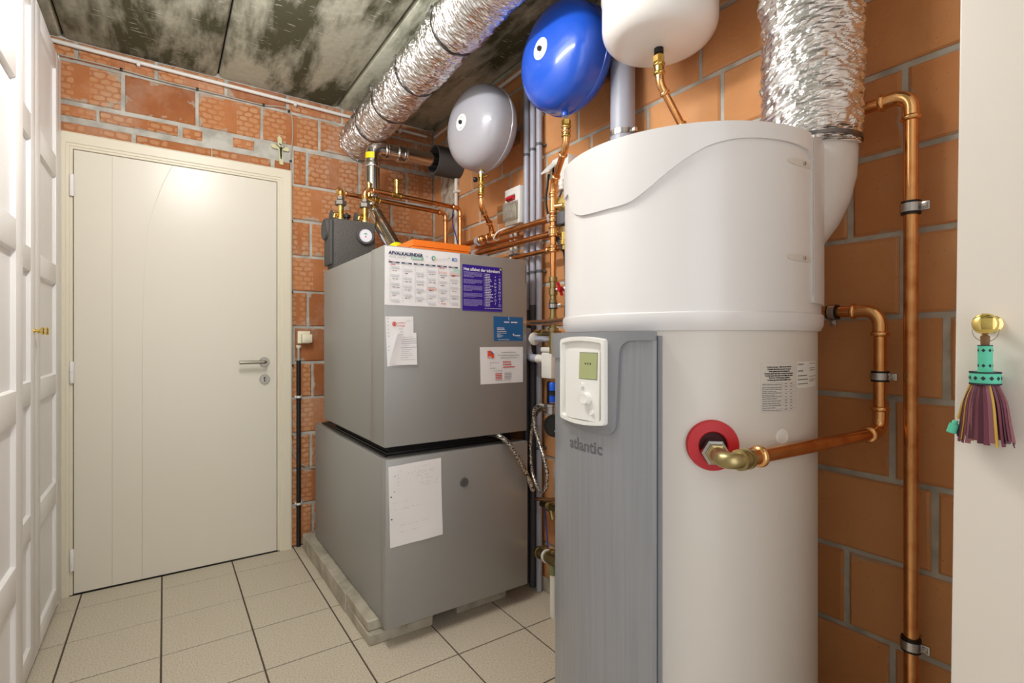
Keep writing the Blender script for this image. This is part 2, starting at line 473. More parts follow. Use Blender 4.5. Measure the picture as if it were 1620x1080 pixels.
    cp = N(nt, 'ShaderNodeMix', data_type='RGBA'); cp.inputs[7].default_value = rgb(84, 50, 28)
    L(pit.outputs[0], cp.inputs[0]); L(cs.outputs[2], cp.inputs[6])
    L(cp.outputs[2], p.inputs['Base Color'])
    bn = N(nt, 'ShaderNodeTexNoise'); bn.inputs['Scale'].default_value = 80; bn.inputs['Detail'].default_value = 4
    L(tc.outputs['Object'], bn.inputs['Vector'])
    bp = N(nt, 'ShaderNodeBump'); bp.inputs['Strength'].default_value = 0.35; bp.inputs['Distance'].default_value = 0.004
    if hgt is not None:
        hs = m2('ADD', bn.outputs['Fac'], m2('MULTIPLY', hgt, v=1.2)); L(hs, bp.inputs['Height'])
    else: L(bn.outputs['Fac'], bp.inputs['Height'])
    L(bp.outputs['Normal'], p.inputs['Normal'])
    return m
M['brick_keyed'] = brick_material('keyed_clay_block', rgb(194, 126, 78), rgb(152, 88, 48), True, 0.30)
M['brick_plain'] = brick_material('plain_clay_block', rgb(214, 154, 102), rgb(196, 130, 78), False, 0.10)

def concrete_material():
    m = mat('stained_concrete', rgb(170, 162, 144), 0.9)
    nt, p = nodes_of(m); L = nt.links.new
    tc = N(nt, 'ShaderNodeTexCoord'); oi = N(nt, 'ShaderNodeObjectInfo')
    ge = N(nt, 'ShaderNodeNewGeometry')
    mp = N(nt, 'ShaderNodeMapping'); mp.inputs['Scale'].default_value = (4.2, 1.0, 1); L(ge.outputs['Position'], mp.inputs['Vector'])
    n1 = N(nt, 'ShaderNodeTexNoise'); n1.inputs['Scale'].default_value = 1.5; n1.inputs['Detail'].default_value = 8; n1.inputs['Roughness'].default_value = 0.62
    n1.inputs['Distortion'].default_value = 0.12
    L(mp.outputs['Vector'], n1.inputs['Vector'])
    r1 = N(nt, 'ShaderNodeMapRange'); r1.inputs[1].default_value = 0.42; r1.inputs[2].default_value = 0.58; L(n1.outputs['Fac'], r1.inputs[0])
    n3 = N(nt, 'ShaderNodeTexNoise'); n3.inputs['Scale'].default_value = 30; n3.inputs['Detail'].default_value = 5; L(ge.outputs['Position'], n3.inputs['Vector'])
    c0 = N(nt, 'ShaderNodeMix', data_type='RGBA'); c0.inputs[6].default_value = rgb(208, 209, 192); c0.inputs[7].default_value = rgb(172, 172, 154)
    L(n3.outputs['Fac'], c0.inputs[0])
    c1 = N(nt, 'ShaderNodeMix', data_type='RGBA'); c1.inputs[7].default_value = rgb(84, 84, 62)
    mu = N(nt, 'ShaderNodeMath', operation='MULTIPLY'); mu.inputs[1].default_value = 1.05; L(r1.outputs[0], mu.inputs[0])
    L(mu.outputs[0], c1.inputs[0]); L(c0.outputs[2], c1.inputs[6])
    # pale chipped flecks, stretched across the slab
    m2 = N(nt, 'ShaderNodeMapping'); m2.inputs['Scale'].default_value = (9, 60, 1); L(ge.outputs['Position'], m2.inputs['Vector'])
    n2 = N(nt, 'ShaderNodeTexNoise'); n2.inputs['Scale'].default_value = 1.6; n2.inputs['Detail'].default_value = 2; L(m2.outputs['Vector'], n2.inputs['Vector'])
    r2 = N(nt, 'ShaderNodeMapRange'); r2.inputs[1].default_value = 0.66; r2.inputs[2].default_value = 0.70; L(n2.outputs['Fac'], r2.inputs[0])
    c2 = N(nt, 'ShaderNodeMix', data_type='RGBA'); c2.inputs[7].default_value = rgb(206, 202, 188)
    L(r2.outputs[0], c2.inputs[0]); L(c1.outputs[2], c2.inputs[6])
    L(c2.outputs[2], p.inputs['Base Color'])
    bp = N(nt, 'ShaderNodeBump'); bp.inputs['Strength'].default_value = 0.4; bp.inputs['Distance'].default_value = 0.004
    L(n3.outputs['Fac'], bp.inputs['Height']); L(bp.outputs['Normal'], p.inputs['Normal'])
    return m
M['concrete'] = concrete_material()
# ------------------------------------------------------------------ room shell
WR, WB, CEIL = 1.46, 3.04, 2.525
FRONT = -0.9
LEFT = -0.99

# floor: grout bed and loose-laid-looking tiles
bm = B(); box(bm, LEFT, WR+0.12, FRONT, WB+0.12, -0.12, -0.003)
floor = structure(part('floor', bm, M['grout'], None, False), 'floor bed with dark grout under square beige tiles')
GX, GY, TP, TJ = -0.010, 2.865, 0.302, 0.0062
def tile_mesh(wx, wy, k):
    b = B(); h = 0.006; c = 0.0012
    lo = [b.verts.new((sx*wx/2, sy*wy/2, -h)) for sx, sy in ((-1,-1),(1,-1),(1,1),(-1,1))]
    mi = [b.verts.new((sx*wx/2, sy*wy/2, -c)) for sx, sy in ((-1,-1),(1,-1),(1,1),(-1,1))]
    hi = [b.verts.new((sx*(wx/2-c), sy*(wy/2-c), 0)) for sx, sy in ((-1,-1),(1,-1),(1,1),(-1,1))]
    for A, C in ((lo, mi), (mi, hi)):
        for i in range(4):
            j = (i+1) % 4; b.faces.new((A[i], A[j], C[j], C[i]))
    b.faces.new(hi); b.faces.new(lo)
    return finish(b, 'tile', M['tile'], False)
full_tile = tile_mesh(TP-TJ, TP-TJ, 0)
cut_cache = {}
for i in range(-4, 6):
    for j in range(-13, 2):
        x0 = GX+i*TP+TJ/2; x1 = x0+TP-TJ; y0 = GY+j*TP+TJ/2; y1 = y0+TP-TJ
        x0c, x1c, y0c, y1c = max(x0, LEFT), min(x1, WR), max(y0, FRONT), min(y1, WB)
        if x1c-x0c < 0.02 or y1c-y0c < 0.02: continue
        if (x1c-x0c, y1c-y0c) == (x1-x0, y1-y0): me = full_tile
        else:
            k = (round(x1c-x0c, 4), round(y1c-y0c, 4))
            me = cut_cache.get(k) or cut_cache.setdefault(k, tile_mesh(k[0], k[1], 0))
        place('tile', me, ((x0c+x1c)/2, (y0c+y1c)/2, rnd.uniform(-0.0004, 0.0002)), floor, rot=(0, 0, PI/2*0))

# ceiling: precast concrete slabs with open seams
bm = B(); box(bm, LEFT-0.1, WR+0.12, FRONT, WB+0.12, CEIL+0.03, CEIL+0.14)
ceiling = structure(part('ceiling', bm, M['dark_gap'], None, False), 'raw ceiling of stained precast concrete slabs')
for x0, x1 in ((LEFT-0.1, -0.38), (-0.38, 0.23), (0.23, 0.84), (0.84, 1.45), (1.45, 1.57)):
    b = B(); g = 0.004; e = 0.022
    pr = [(x0+g, 0.06), (x0+g, 0.014), (x0+g+0.008, 0.004), (x0+g+e, 0.0), (x1-g-e, 0.0), (x1-g-0.008, 0.004), (x1-g, 0.014), (x1-g, 0.06)]
    poly(b, [(x, FRONT, CEIL+z) for x, z in pr], (0, WB+0.11-FRONT, 0))
    part('slab', b, M['concrete'], ceiling, True, 20)

# hollow clay block walls, each block its own piece
def brick_mesh(wd, h, key, m):
    r = random.Random(key); d = 0.05; c = min(0.006, h*0.2)
    b = B()
    def q(y, ins, jit): return [b.verts.new((sx*(wd/2-ins)+r.uniform(-jit, jit), y, sz*(h/2-ins)+r.uniform(-jit, jit))) for sx, sz in ((-1,-1),(1,-1),(1,1),(-1,1))]
    A = q(d, 0, 0); C = q(c*0.8, 0, 0.0015); E = q(0, c, 0.0022)
    for P, Q in ((A, C), (C, E)):
        for i in range(4):
            j = (i+1) % 4; b.faces.new((P[i], P[j], Q[j], Q[i]))
    b.faces.new(E); b.faces.new(A)
    return finish(b, 'brick', m, True, 25)
shared = {}
def get_brick(wd, h, m):
    k = (round(wd, 3), round(h, 3), rnd.randrange(4), m.name)
    if k not in shared: shared[k] = brick_mesh(wd, h, rnd.random(), m)
    return shared[k]

# back wall with the door opening
DX0, DX1, DZ1 = -0.3393, 0.507, 2.0215
bm = B()
box(bm, LEFT-0.1, DX0-0.03, WB+0.007, WB+0.12, 0, CEIL+0.02)
box(bm, DX1+0.03, WR+0.12, WB+0.007, WB+0.12, 0, CEIL+0.02)
box(bm, DX0-0.03, DX1+0.03, WB+0.007, WB+0.12, DZ1+0.03, CEIL+0.02)
wall_back = structure(part('wall_back', bm, M['mortar'], None, False), 'back wall of keyed orange hollow clay blocks with grey mortar')
def brick_back(x0, x1, z0, z1):
    x0 = max(x0, LEFT); x1 = min(x1, WR-0.004)
    if x1-x0 < 0.02 or z1-z0 < 0.012: return
    place('brick', get_brick(x1-x0, z1-z0, M['brick_keyed']), ((x0+x1)/2, WB+rnd.uniform(-0.002, 0.002), (z0+z1)/2), wall_back,
          rot=(0, 0, rnd.choice((0, 0))))
J = 0.014
offs = {0: .10, 1: .27, 2: .09, 3: .28, 4: .099, 5: .298, 6: .074, 7: .28, 8: .09, 9: .27, 10: .07, 11: .137, 12: .266}
for k in range(13):
    z0 = 0.03+0.2*k+J/2; z1 = min(z0+0.2-J, CEIL-0.004)
    if k == 0: z0 = 0.004
    if k == 11: z0 += 0.012
    xs = offs[k]-1.2-(0.3 if offs[k] > 0.2 else 0.0)
    while xs < WR:
        a, c = xs+J/2, xs+0.3-J/2
        xs += 0.3
        if c < LEFT: continue
        if k <= 9:
            if c < -0.42: brick_back(a, c, z0, z1)
            elif a > 0.56: brick_back(a, c, z0, z1)
            elif c > 0.59: brick_back(0.575, c, z0, z1)
        elif k == 10:
            if a > 0.56: brick_back(a, c, z0, z1)
            elif c > 0.62: brick_back(0.60, c, z0, z1)
        else: brick_back(a, c, z0, z1)
# thin cut courses between the lintel and the full course
for a, c in ((-0.42, -0.262), (-0.25, 0.055), (0.075, 0.16), (0.30, 0.40)): brick_back(a, c, 2.178, 2.228)
for a, c in ((-0.42, -0.13), (-0.115, 0.20), (0.205, 0.48), (0.50, 0.58)): brick_back(a, c, 2.098, 2.148)

# right wall
bm = B(); box(bm, WR+0.007, WR+0.14, FRONT, WB+0.12, 0, CEIL+0.02)
wall_right = structure(part('wall_right', bm, M['mortar'], None, False), 'right wall of smooth orange hollow clay blocks with grey mortar')
offr = {0: .10, 1: .197, 2: .298, 3: .114, 4: .197, 5: .093, 6: .176, 7: .289, 8: .171, 9: .055, 10: .134, 11: .25, 12: .1}
for k in range(13):
    z0 = 0.015+0.2*k+J/2; z1 = min(z0+0.2-J, CEIL-0.004)
    if k == 0: z0 = 0.004
    ys = offr[k]-1.2
    while ys < WB:
        a, c = max(ys+J/2, FRONT), min(ys+0.3-J/2, WB-0.006)
        ys += 0.3
        if c-a < 0.03: continue
        place('brick', get_brick(c-a, z1-z0, M['brick_plain']), (WR+rnd.uniform(-0.0015, 0.0015), (a+c)/2, (z0+z1)/2), wall_right, rot=(0, 0, -PI/2))
# rough plaster smeared in the corner
b = B(); pts = []
for i in range(26):
    a = 2*PI*i/26; r = 1+0.22*noise.noise(Vector((math.cos(a)*2, math.sin(a)*2, 3)))
    pts.append((WR-0.002, 2.80+0.115*r*math.cos(a), 2.17+0.27*r*math.sin(a)))
poly(b, pts, (-0.010, 0, 0)); part('plaster_patch', b, M['plaster'], wall_right, True, 30, label='rough pale plaster smear in the corner')

bm = B(); box(bm, LEFT-0.1, LEFT, FRONT, WB+0.1, 0, CEIL+0.02)
structure(part('wall_left', bm, M['mortar'], None, False), 'left wall hidden behind the wardrobes')
bm = B(); box(bm, WR-0.014, WR-0.001, 0.25, WB-0.01, 0.0, 0.062, 0.002)
structure(part('baseboard_right', bm, M['plinth'], None), 'pale skirting strip at the foot of the right wall')

# ------------------------------------------------------------------ cream door
DY = 3.024
b = B(); box(b, DX0, DX1, DY+0.0025, DY+0.042, 0.006, DZ1, 0.001)
door = structure(part('door_1', b, M['cream_paint'], None), 'closed cream flush door with fine engraved lines')
# front skin in three pieces separated by fine engraved grooves
def skin(pts):
    b = B(); poly(b, [(x, DY+0.0028, z) for x, z in pts], (0, -0.0028, 0)); part('door_panel', b, M['cream_paint'], door, False)
xa = at(177.5, 600, Y=DY).x; xb = at(225, 700, Y=DY).x
g = 0.0030
curve = [at(x, y, Y=DY) for x, y in ((225, 640), (225.5, 520), (228, 440), (235, 362), (243, 330), (250, 310), (260, 286), (272, 263.5))]
cz = [(xb, 0.007)]+[(p.x, p.z) for p in spline(curve, 5)]
cz[-1] = (cz[-1][0]+0.004, DZ1)
def clampz(l): return [(x, min(z, DZ1)) for x, z in l]
cz = clampz(cz)
skin([(DX0, 0.007), (xa-g/2, 0.007), (xa-g/2, DZ1), (DX0, DZ1)])
skin([(xa+g/2, 0.007)]+[(x-g/2, z) for x, z in cz]+[(xa+g/2, DZ1)])
skin([(x+g/2, z) for x, z in cz]+[(DX1, DZ1), (DX1, 0.007)])
# frame: lining plus architraves with a stepped face
b = B()
FO = 0.582; FL = -0.415; FT = 2.092
box(b, DX1+0.003, DX1+0.018, DY+0.006, WB+0.06, 0, DZ1+0.018)
box(b, DX0-0.018, DX0-0.003, DY+0.006, WB+0.06, 0, DZ1+0.018)
box(b, DX0-0.018, DX1+0.018, DY+0.006, WB+0.06, DZ1+0.004, DZ1+0.018)
box(b, DX0-0.01, DX1+0.01, WB+0.04, WB+0.06, 0, DZ1+0.01)
part('door_lining', b, M['cream_frame'], door)
def architrave(path, parent):
    """stepped moulding: inner lip lower, mitred at the two upper corners"""
    b = B()
    prof = [(0.0035, -0.0), (0.0035, 0.014), (0.006, 0.017), (0.014, 0.017), (0.016, 0.0205), (0.026, 0.0205), (0.030, 0.024), (0.070, 0.026), (0.077, 0.022), (0.077, -0.0)]
    rows = []
    for (x, z, sx, sz) in path:
        rows.append([b.verts.new((x+sx*d, WB-h, z+sz*d)) for d, h in prof])
    for A, C in zip(rows, rows[1:]):
        for i in range(len(prof)-1): b.faces.new((A[i], A[i+1], C[i+1], C[i]))
    b.faces.new(rows[0]); b.faces.new(rows[-1])
    part('door_architrave', b, M['cream_frame'], parent, True, 15)
architrave([(DX0, 0, -1, 0), (DX0, DZ1, -1, 1)], door)
architrave([(DX0, DZ1, -1, 1), (DX1, DZ1, 1, 1)], door)
architrave([(DX1, DZ1, 1, 1), (DX1, 0, 1, 0)], door)
for z in (at(112, 291, Y=3.0).z, at(115, 589, Y=3.0).z, at(117, 887, Y=3.0).z):
    b = B()
    lathe(b, [(0.0, -0.05), (0.007, -0.049), (0.0085, -0.046), (0.0085, -0.002), (0.0075, -0.001), (0.0075, 0.001), (0.0085, 0.002), (0.0085, 0.046), (0.007, 0.049), (0, 0.05)],
          (DX0-0.006, DY-0.010, z), seg=16)
    part('hinge', b, M['white_paint'], door, label='white barrel hinge')
# lever handle and key rosette
hp = at(418, 572, Y=DY); kp = at(418.5, 599.5, Y=DY)
b = B(); lathe(b, [(0.0255, 0), (0.0255, 0.007), (0.024, 0.009), (0, 0.009)], (hp.x, DY, hp.z), (0, -1, 0), 28)
part('handle_rosette', b, M['satin_steel'], door)
b = B(); tube(b, [(hp.x, DY-0.008, hp.z), (hp.x, DY-0.052, hp.z), (hp.x-0.125, DY-0.052, hp.z)], 0.0095, 0.010, 14)
part('door_handle', b, M['satin_steel'], door, label='brushed steel lever handle')
b = B(); lathe(b, [(0.0255, 0), (0.0255, 0.007), (0.024, 0.009), (0, 0.009)], (kp.x, DY, kp.z), (0, -1, 0), 28)
part('key_rosette', b, M['satin_steel'], door)
b = B(); box(b, kp.x-0.0035, kp.x+0.0035, DY-0.0098, DY-0.008, kp.z-0.012, kp.z+0.012, 0.0005)
lathe(b, [(0.006, 0.008), (0.006, 0.0099), (0, 0.0099)], (kp.x, DY, kp.z+0.006), (0, -1, 0), 16)
part('keyhole', b, M['matt_black'], door)
b = B(); box(b, kp.x-0.0015, kp.x+0.0015, DY-0.028, DY-0.006, kp.z-0.006, kp.z+0.010, 0.0008)
part('key', b, M['zinc'], door)
b = B(); box(b, DX0-0.02, DX1+0.02, WB-0.02, WB+0.06, 0.0, 0.003); part('under_door_shade', b, M['dark_gap'], door, False)  # dark strip standing in for the shade in the gap under the door

# ------------------------------------------------------------------ white wardrobes on the left
def wardrobe(label, Xf, y0, y1, doors, ztop, rail_z, knobs, cat='wardrobe'):
    t = thing('wardrobe', label, cat, ((Xf+LEFT)/2, (y0+y1)/2, 0))
    b = B()
    box(b, LEFT+0.005, Xf-0.024, y0, y0+0.018, 0.0, ztop); box(b, LEFT+0.005, Xf-0.024, y1-0.018, y1, 0.0, ztop)
    box(b, LEFT+0.005, Xf-0.024, y0+0.018, y1-0.018, ztop-0.018, ztop)
    box(b, LEFT+0.005, Xf-0.024, y0+0.018, y1-0.018, 0.03, 0.048)
    box(b, LEFT+0.005, LEFT+0.011, y0+0.018, y1-0.018, 0.048, ztop-0.018)
    box(b, Xf-0.06, Xf-0.042, y0+0.018, y1-0.018, 0.0, 0.03)
    part('carcass', b, M['white_paint'], t, False)
    for (a, c) in doors:
        a += 0.0015; c -= 0.0015; st = 0.08
        b = B()
        box(b, Xf-0.02, Xf, a, a+st, 0.020, ztop, 0.0018); box(b, Xf-0.02, Xf, c-st, c, 0.020, ztop, 0.0018)
        for (r0, r1) in rail_z:
            box(b, Xf-0.02, Xf-0.0002, a+st-0.001, c-st+0.001, r0, r1, 0.0015)
        d = part('door', b, M['white_paint'], t)
        for (r0, r1) in zip(rail_z, rail_z[1:]):
            b = B()   # sunk panel with a bevelled rim
            z0, z1 = r0[1]-0.001, r1[0]+0.001; p0, p1 = a+st-0.001, c-st+0.001
            o = [(Xf-0.0015, p0, z0), (Xf-0.0015, p1, z0), (Xf-0.0015, p1, z1), (Xf-0.0015, p0, z1)]
            bv = 0.005
            n = [(Xf-0.0115, p0+bv, z0+bv), (Xf-0.0115, p1-bv, z0+bv), (Xf-0.0115, p1-bv, z1-bv), (Xf-0.0115, p0+bv, z1-bv)]
            k = [(Xf-0.019, p, z) for _, p, z in o]
            O = [b.verts.new(p) for p in o]; I = [b.verts.new(p) for p in n]; K = [b.verts.new(p) for p in k]
            for i in range(4):
                j = (i+1) % 4
                b.faces.new((O[i], O[j], I[j], I[i])); b.faces.new((O[i], K[i], K[j], O[j]))
            b.faces.new(I); b.faces.new(K)
            part('door_panel', b, M['white_paint'], d, False)
        for (ky, kz) in knobs:
            if a < ky < c:
                b = B(); lathe(b, [(0.009, 0), (0.009, 0.002), (0.005, 0.006), (0.0045, 0.014), (0.009, 0.018), (0.0135, 0.022), (0.0145, 0.026), (0.012, 0.030), (0, 0.032)],
                               (Xf, ky, kz), (1, 0, 0), 24)
                part('door_knob', b, M['gold'], d, label='polished brass knob')
    return t
rails = [(0.020, 0.097), (0.467, 0.554), (0.935, 1.014), (1.395, 1.476), (1.85, 1.94), (2.31, 2.385)]
XW = -0.38
wf = wardrobe('white panelled wardrobe with two brass knobs, standing against the brick back wall', XW, 1.97, 2.955, [(1.97, 2.462), (2.462, 2.955)], 2.385, rails,
         [(2.425, 1.19), (2.50, 1.19)])
b = B(); box(b, XW-0.03, XW-0.001, 2.9565, 3.012, 0.0, 2.405, 0.002); part('filler_strip', b, M['white_paint'], wf)
wardrobe('white panelled wardrobe cut off by the left picture edge, set slightly proud of the other', -0.33, 0.985, 1.967, [(0.985, 1.476), (1.476, 1.967)], 2.385,
         [(0.020, 0.085), (0.45, 0.545), (0.93, 1.02), (1.40, 1.485), (1.865, 1.955), (2.31, 2.385)], [])
# ------------------------------------------------------------------ pipe kit
def collar_ring(bm, pos, axis, r, w=0.007, k=1.3):
    lathe(bm, [(r*1.0, -w*0.9), (r*k*0.94, -w*0.55), (r*k, -w*0.15), (r*k, w*0.15), (r*k*0.94, w*0.55), (r*1.0, w*0.9)], pos, axis, 18)
def pipe_run(name, label, cat, pts, r, m='copper', bend=0.035, group=None, fit=True, ends=(False, False), fm='copper_bright'):
    P = [Vector(p) for p in pts]
    t = thing(name, label, cat, P[-1] if P[-1].z < P[0].z else P[0], group)
    path, corners = fillet(P, bend) if len(P) > 2 else (P, [])
    b = B(); sweep(b, path, r, 16); part('pipe', b, M[m], t)
    if fit:
        for cn in corners:
            if not cn: continue
            arc, d0, d1 = cn
            b = B()
            a = [arc[0]-d0*0.020]+arc+[arc[-1]+d1*0.020]
            sweep(b, a, r*1.12, 16)
            collar_ring(b, a[0]+d0*0.004, d0, r*1.1); collar_ring(b, a[-1]-d1*0.004, d1, r*1.1)
            part('elbow_fitting', b, M[fm], t)
    return t
def fitting(parent, pos, axis, r, half, m='copper_bright', name='coupling', k=1.14):
    b = B(); a = Vector(axis).normalized(); p = Vector(pos)
    lathe(b, [(r*1.02, -half), (r*k, -half+0.001), (r*k, half-0.001), (r*1.02, half)], p, a, 18)
    collar_ring(b, p-a*(half-0.005), a, r*1.1); collar_ring(b, p+a*(half-0.005), a, r*1.1)
    return part(name, b, M[m], parent)
def nut(parent, pos, axis, r, w, m='brass', name='hex_nut'):
    b = B(); lathe(b, [(r*0.8, -w/2), (r, -w/2+w*0.12), (r, w/2-w*0.12), (r*0.8, w/2)], pos, axis, 6)
    return part(name, b, M[m], parent, False)
def clamp(parent, pos, axis, r, lug, wall, name='pipe_clamp', hw=0.010):
    """rubber lined two screw clip; lug points to the screw tab, wall to the fixing"""
    b = B(); a = Vector(axis).normalized(); p = Vector(pos); l = Vector(lug).normalized(); wv = Vector(wall)
    ring(b, p, a, r*1.0, r*1.34, -hw*1.25, hw*1.25); rub = b
    c = part(name, rub, M['black'], parent, label='black rubber lined zinc pipe clip')
    b = B(); ring(b, p, a, r*1.3, r*1.45, -hw*0.8, hw*0.8)
    side = a.cross(l).normalized()
    R = Matrix((l, side, a)).transposed().to_4x4(); R.translation = p
    for s in (1,):
        box(b, s*r*1.36, s*(r*1.36+0.016), -0.004, 0.004, -hw*0.8, hw*0.8, 0.0012, M=R)
        box(b, s*r*1.36+s*0.003, s*(r*1.36+0.013), -0.008, 0.008, -hw*0.55, hw*0.55, 0.001, M=R)
    part('clip_band', b, M['zinc'], c)
    b = B()
    for s in (1,):
        q = p+l*s*(r*1.36+0.008)
        lathe(b, [(0.0045, 0.0075), (0.0045, 0.0105), (0.0035, 0.0115), (0, 0.0115)], q, -side, 12)
        lathe(b, [(0.0045, 0.0075), (0.0045, 0.0105), (0.0035, 0.0115), (0, 0.0115)], q, side, 12)
    part('screw', b, M['satin_steel'], c)
    if wv.length > 0:
        b = B(); sweep(b, [p+wv.normalized()*r*1.4, p+wv], 0.004, 8); part('stud', b, M['zinc'], c)
    return c

# ------------------------------------------------------------------ concrete plinth of blocks under the boilers
def rough_block(x0, x1, y0, y1, z0, z1, seed):
    b = B(); box(b, x0, x1, y0, y1, z0, z1, 0.004, 1)
    bmesh.ops.subdivide_edges(b, edges=[e for e in b.edges if e.calc_length() > 0.15], cuts=5)
    for v in b.verts:
        n = noise.noise_vector(v.co*9+Vector((seed, 0, 0)))
        v.co += Vector((n.x, n.y, n.z*0.4 if v.co.z > z0+0.01 else 0))*0.003
    return b
pl = thing('concrete_plinth', 'low plinth of weathered concrete blocks under the silver boilers', 'plinth', (0.95, 2.4, 0))
for k, (x0, x1, y0, y1, z0, z1) in enumerate([(0.634, 0.745, 2.176, 2.985, 0, 0.083), (0.636, 0.90, 1.882, 2.170, 0, 0.043), (0.638, 0.76, 1.905, 2.172, 0.044, 0.086),
        (0.76, 0.898, 1.93, 2.168, 0.044, 0.0835), (1.02, 1.27, 1.90, 2.10, 0, 0.083), (1.10, 1.30, 2.3, 2.9, 0, 0.083)]):
    part('concrete_block', rough_block(x0, x1, y0, y1, z0, z1, k*3.1), M['plinth'], pl, True, 35)

# ------------------------------------------------------------------ silver boiler units
FY = 1.815
lo = thing('boiler_base_unit', 'lower silver grey boiler cabinet standing on the concrete blocks', 'boiler', (1.0, 2.35, 0.085))
b = B(); box(b, 0.678, 1.326, 1.875, 2.89, 0.088, 0.706, 0.006); part('casing', b, M['silver_paint'], lo)
b = B(); box(b, 0.676, 1.328, FY, 1.870, 0.078, 0.712, 0.005); part('front_panel', b, M['silver_paint'], lo)
b = B(); box(b, 0.70, 1.31, 1.86, 2.88, 0.082, 0.69); part('inner_box', b, M['matt_black'], lo, False)
b = B(); box(b, 0.71, 1.30, 1.90, 2.82, 0.7062, 0.720, 0.003); ringp = b
box(b, 0.70, 0.712, 1.89, 2.84, 0.7062, 0.714, 0.001)
part('top_tray', b, M['black'], lo)
b = B(); lathe(b, [(0.028, 0), (0.028, 0.012), (0.022, 0.018), (0, 0.019)], (0.735, 2.78, 0.7062), seg=24); part('adjusting_foot', b, M['black'], lo)
p = at(734, 762, Y=FY)
b = B(); lathe(b, [(0.0185, 0), (0.0185, 0.004), (0.016, 0.0065), (0, 0.007)], (p.x, FY, p.z), (0, -1, 0), 28); part('lock_cap', b, M['epp_dark'], lo, label='round dark cap on the front')
me = text('VIESSMANN', 0.034, M['ink_grey'], lo, (0.678, 2.862, 0.462), (0, 0, 1), (0, 1, 0), bold=0.0008, d=0.0006)

up = thing('boiler_unit', 'upper silver grey boiler cabinet carrying the calendar and papers', 'boiler', (1.0, 2.25, 0.72))
b = B(); box(b, 0.671, 1.322, 1.972, 2.68, 0.757, 1.508, 0.006); part('casing', b, M['silver_paint'], up)
b = B(); box(b, 0.670, 1.324, FY, 1.964, 0.757, 1.511, 0.006); part('front_panel', b, M['silver_paint'], up)
b = B(); box(b, 0.6735, 1.32, 1.963, 1.973, 0.76, 1.505); part('seam_strip', b, M['seam_red'], up, False, label='thin reddish seam between door and casing')
b = B(); box(b, 0.72, 1.29, 1.90, 2.64, 0.7205, 0.76); part('recessed_base', b, M['matt_black'], up, False)
q = at(833, 420, Y=FY)
b = B()
for i in range(13):
    z = 1.487-i*0.0062
    rect_bar(b, Vector((1.316, FY, z)), Vector((1, 0, 0)), Vector((0, 0, 1)), -0.0014, 0.0012, -0.0044, 0, Vector((0, -1, 0)), 0.0006)
part('small_print', b, M['ink'], up, False)['kind'] = 'stuff'

# orange cover lying on the boiler
oc = thing('orange_cover', 'flat orange cover lying on top of the upper boiler', 'cover', (0.945, 2.13, 1.512))
b = B(); box(b, 0.8175, 1.073, 1.8905, 2.388, 1.512, 1.533, 0.001); part('tray', b, M['orange'], oc)
b = B()
poly(b, [(0.8155, 1.8885, 1.534), (1.075, 1.8885, 1.534), (1.075, 2.39, 1.534), (0.8155, 2.39, 1.534)], (0, 0, 0.025))
part('lid', b, M['orange'], oc)

# ------------------------------------------------------------------ papers stuck to the boiler fronts
UX, UZ, NY = Vector((1, 0, 0)), Vector((0, 0, 1)), Vector((0, -1, 0))
def paper(name, label, cat, corners, m='paper', Y=FY, wav=0.0025, seed=0, group=None, lift=None):
    """corners TL TR BR BL as (x,z)"""
    t = thing(name, label, cat, (sum(c[0] for c in corners)/4, Y, min(c[1] for c in corners)), group)
    b = B(); nx, nz = 14, 12
    F, K = [], []
    TL, TR, BR, BL = [Vector((c[0], 0, c[1])) for c in corners]
    for j in range(nz+1):
        fr, kr = [], []
        for i in range(nx+1):
            u, v = i/nx, j/nz
            p = (TL*(1-u)+TR*u)*(1-v)+(BL*(1-u)+BR*u)*v
            d = 0.0012+wav*max(0, noise.noise(Vector((u*2.6+seed, v*2.6, seed))))
            if lift: d += lift(u, v)
            fr.append(b.verts.new((p.x, Y-d, p.z))); kr.append(b.verts.new((p.x, Y-d+0.0004, p.z)))
        F.append(fr); K.append(kr)
    for j in range(nz):
        for i in range(nx):
            b.faces.new((F[j][i], F[j+1][i], F[j+1][i+1], F[j][i+1])); b.faces.new((K[j][i], K[j][i+1], K[j+1][i+1], K[j+1][i]))
    for j in range(nz):
        b.faces.new((F[j][0], K[j][0], K[j+1][0], F[j+1][0])); b.faces.new((F[j][nx], F[j+1][nx], K[j+1][nx], K[j][nx]))
    for i in range(nx):
        b.faces.new((F[0][i], F[0][i+1], K[0][i+1], K[0][i])); b.faces.new((F[nz][i], K[nz][i], K[nz][i+1], F[nz][i+1]))
    part('sheet', b, M[m], t)
    return t
def scan(corners, Y, d):
    TL, TR, BR, BL = [Vector((c[0], Y-d, c[1])) for c in corners]
    def f(u, v): return (TL*(1-u)+TR*u)*(1-v)+(BL*(1-u)+BR*u)*v
    return f
def bars(parent, f, lst, m, name='print'):
    b = B()
    for (u0, v0, u1, v1) in lst:
        b.faces.new([b.verts.new(f(*q)) for q in ((u0, v1), (u1, v1), (u1, v0), (u0, v0))])
    o = part(name, b, M[m], parent, False)
    if len(lst) > 1: o['kind'] = 'stuff'
    return o
def dashes(u0, u1, v, h, r, gap=0.012, lo=0.02, hi=0.06):
    """a row of word-like dashes"""
    out = []; u = u0
    while u < u1-0.004:
        wd = min(r.uniform(lo, hi), u1-u)
        out.append((u, v, u+wd, v+h)); u += wd+gap
    return out
def txt(parent, f, u, v, body, size, m, align='LEFT', bold=0.0, space=1.0):
    o = f(u, v)
    return text(body, size, M[m], parent, o, (f(u+0.1, v)-o).normalized(), (0, 0, 1), align, bold, d=0.0001, space=space)

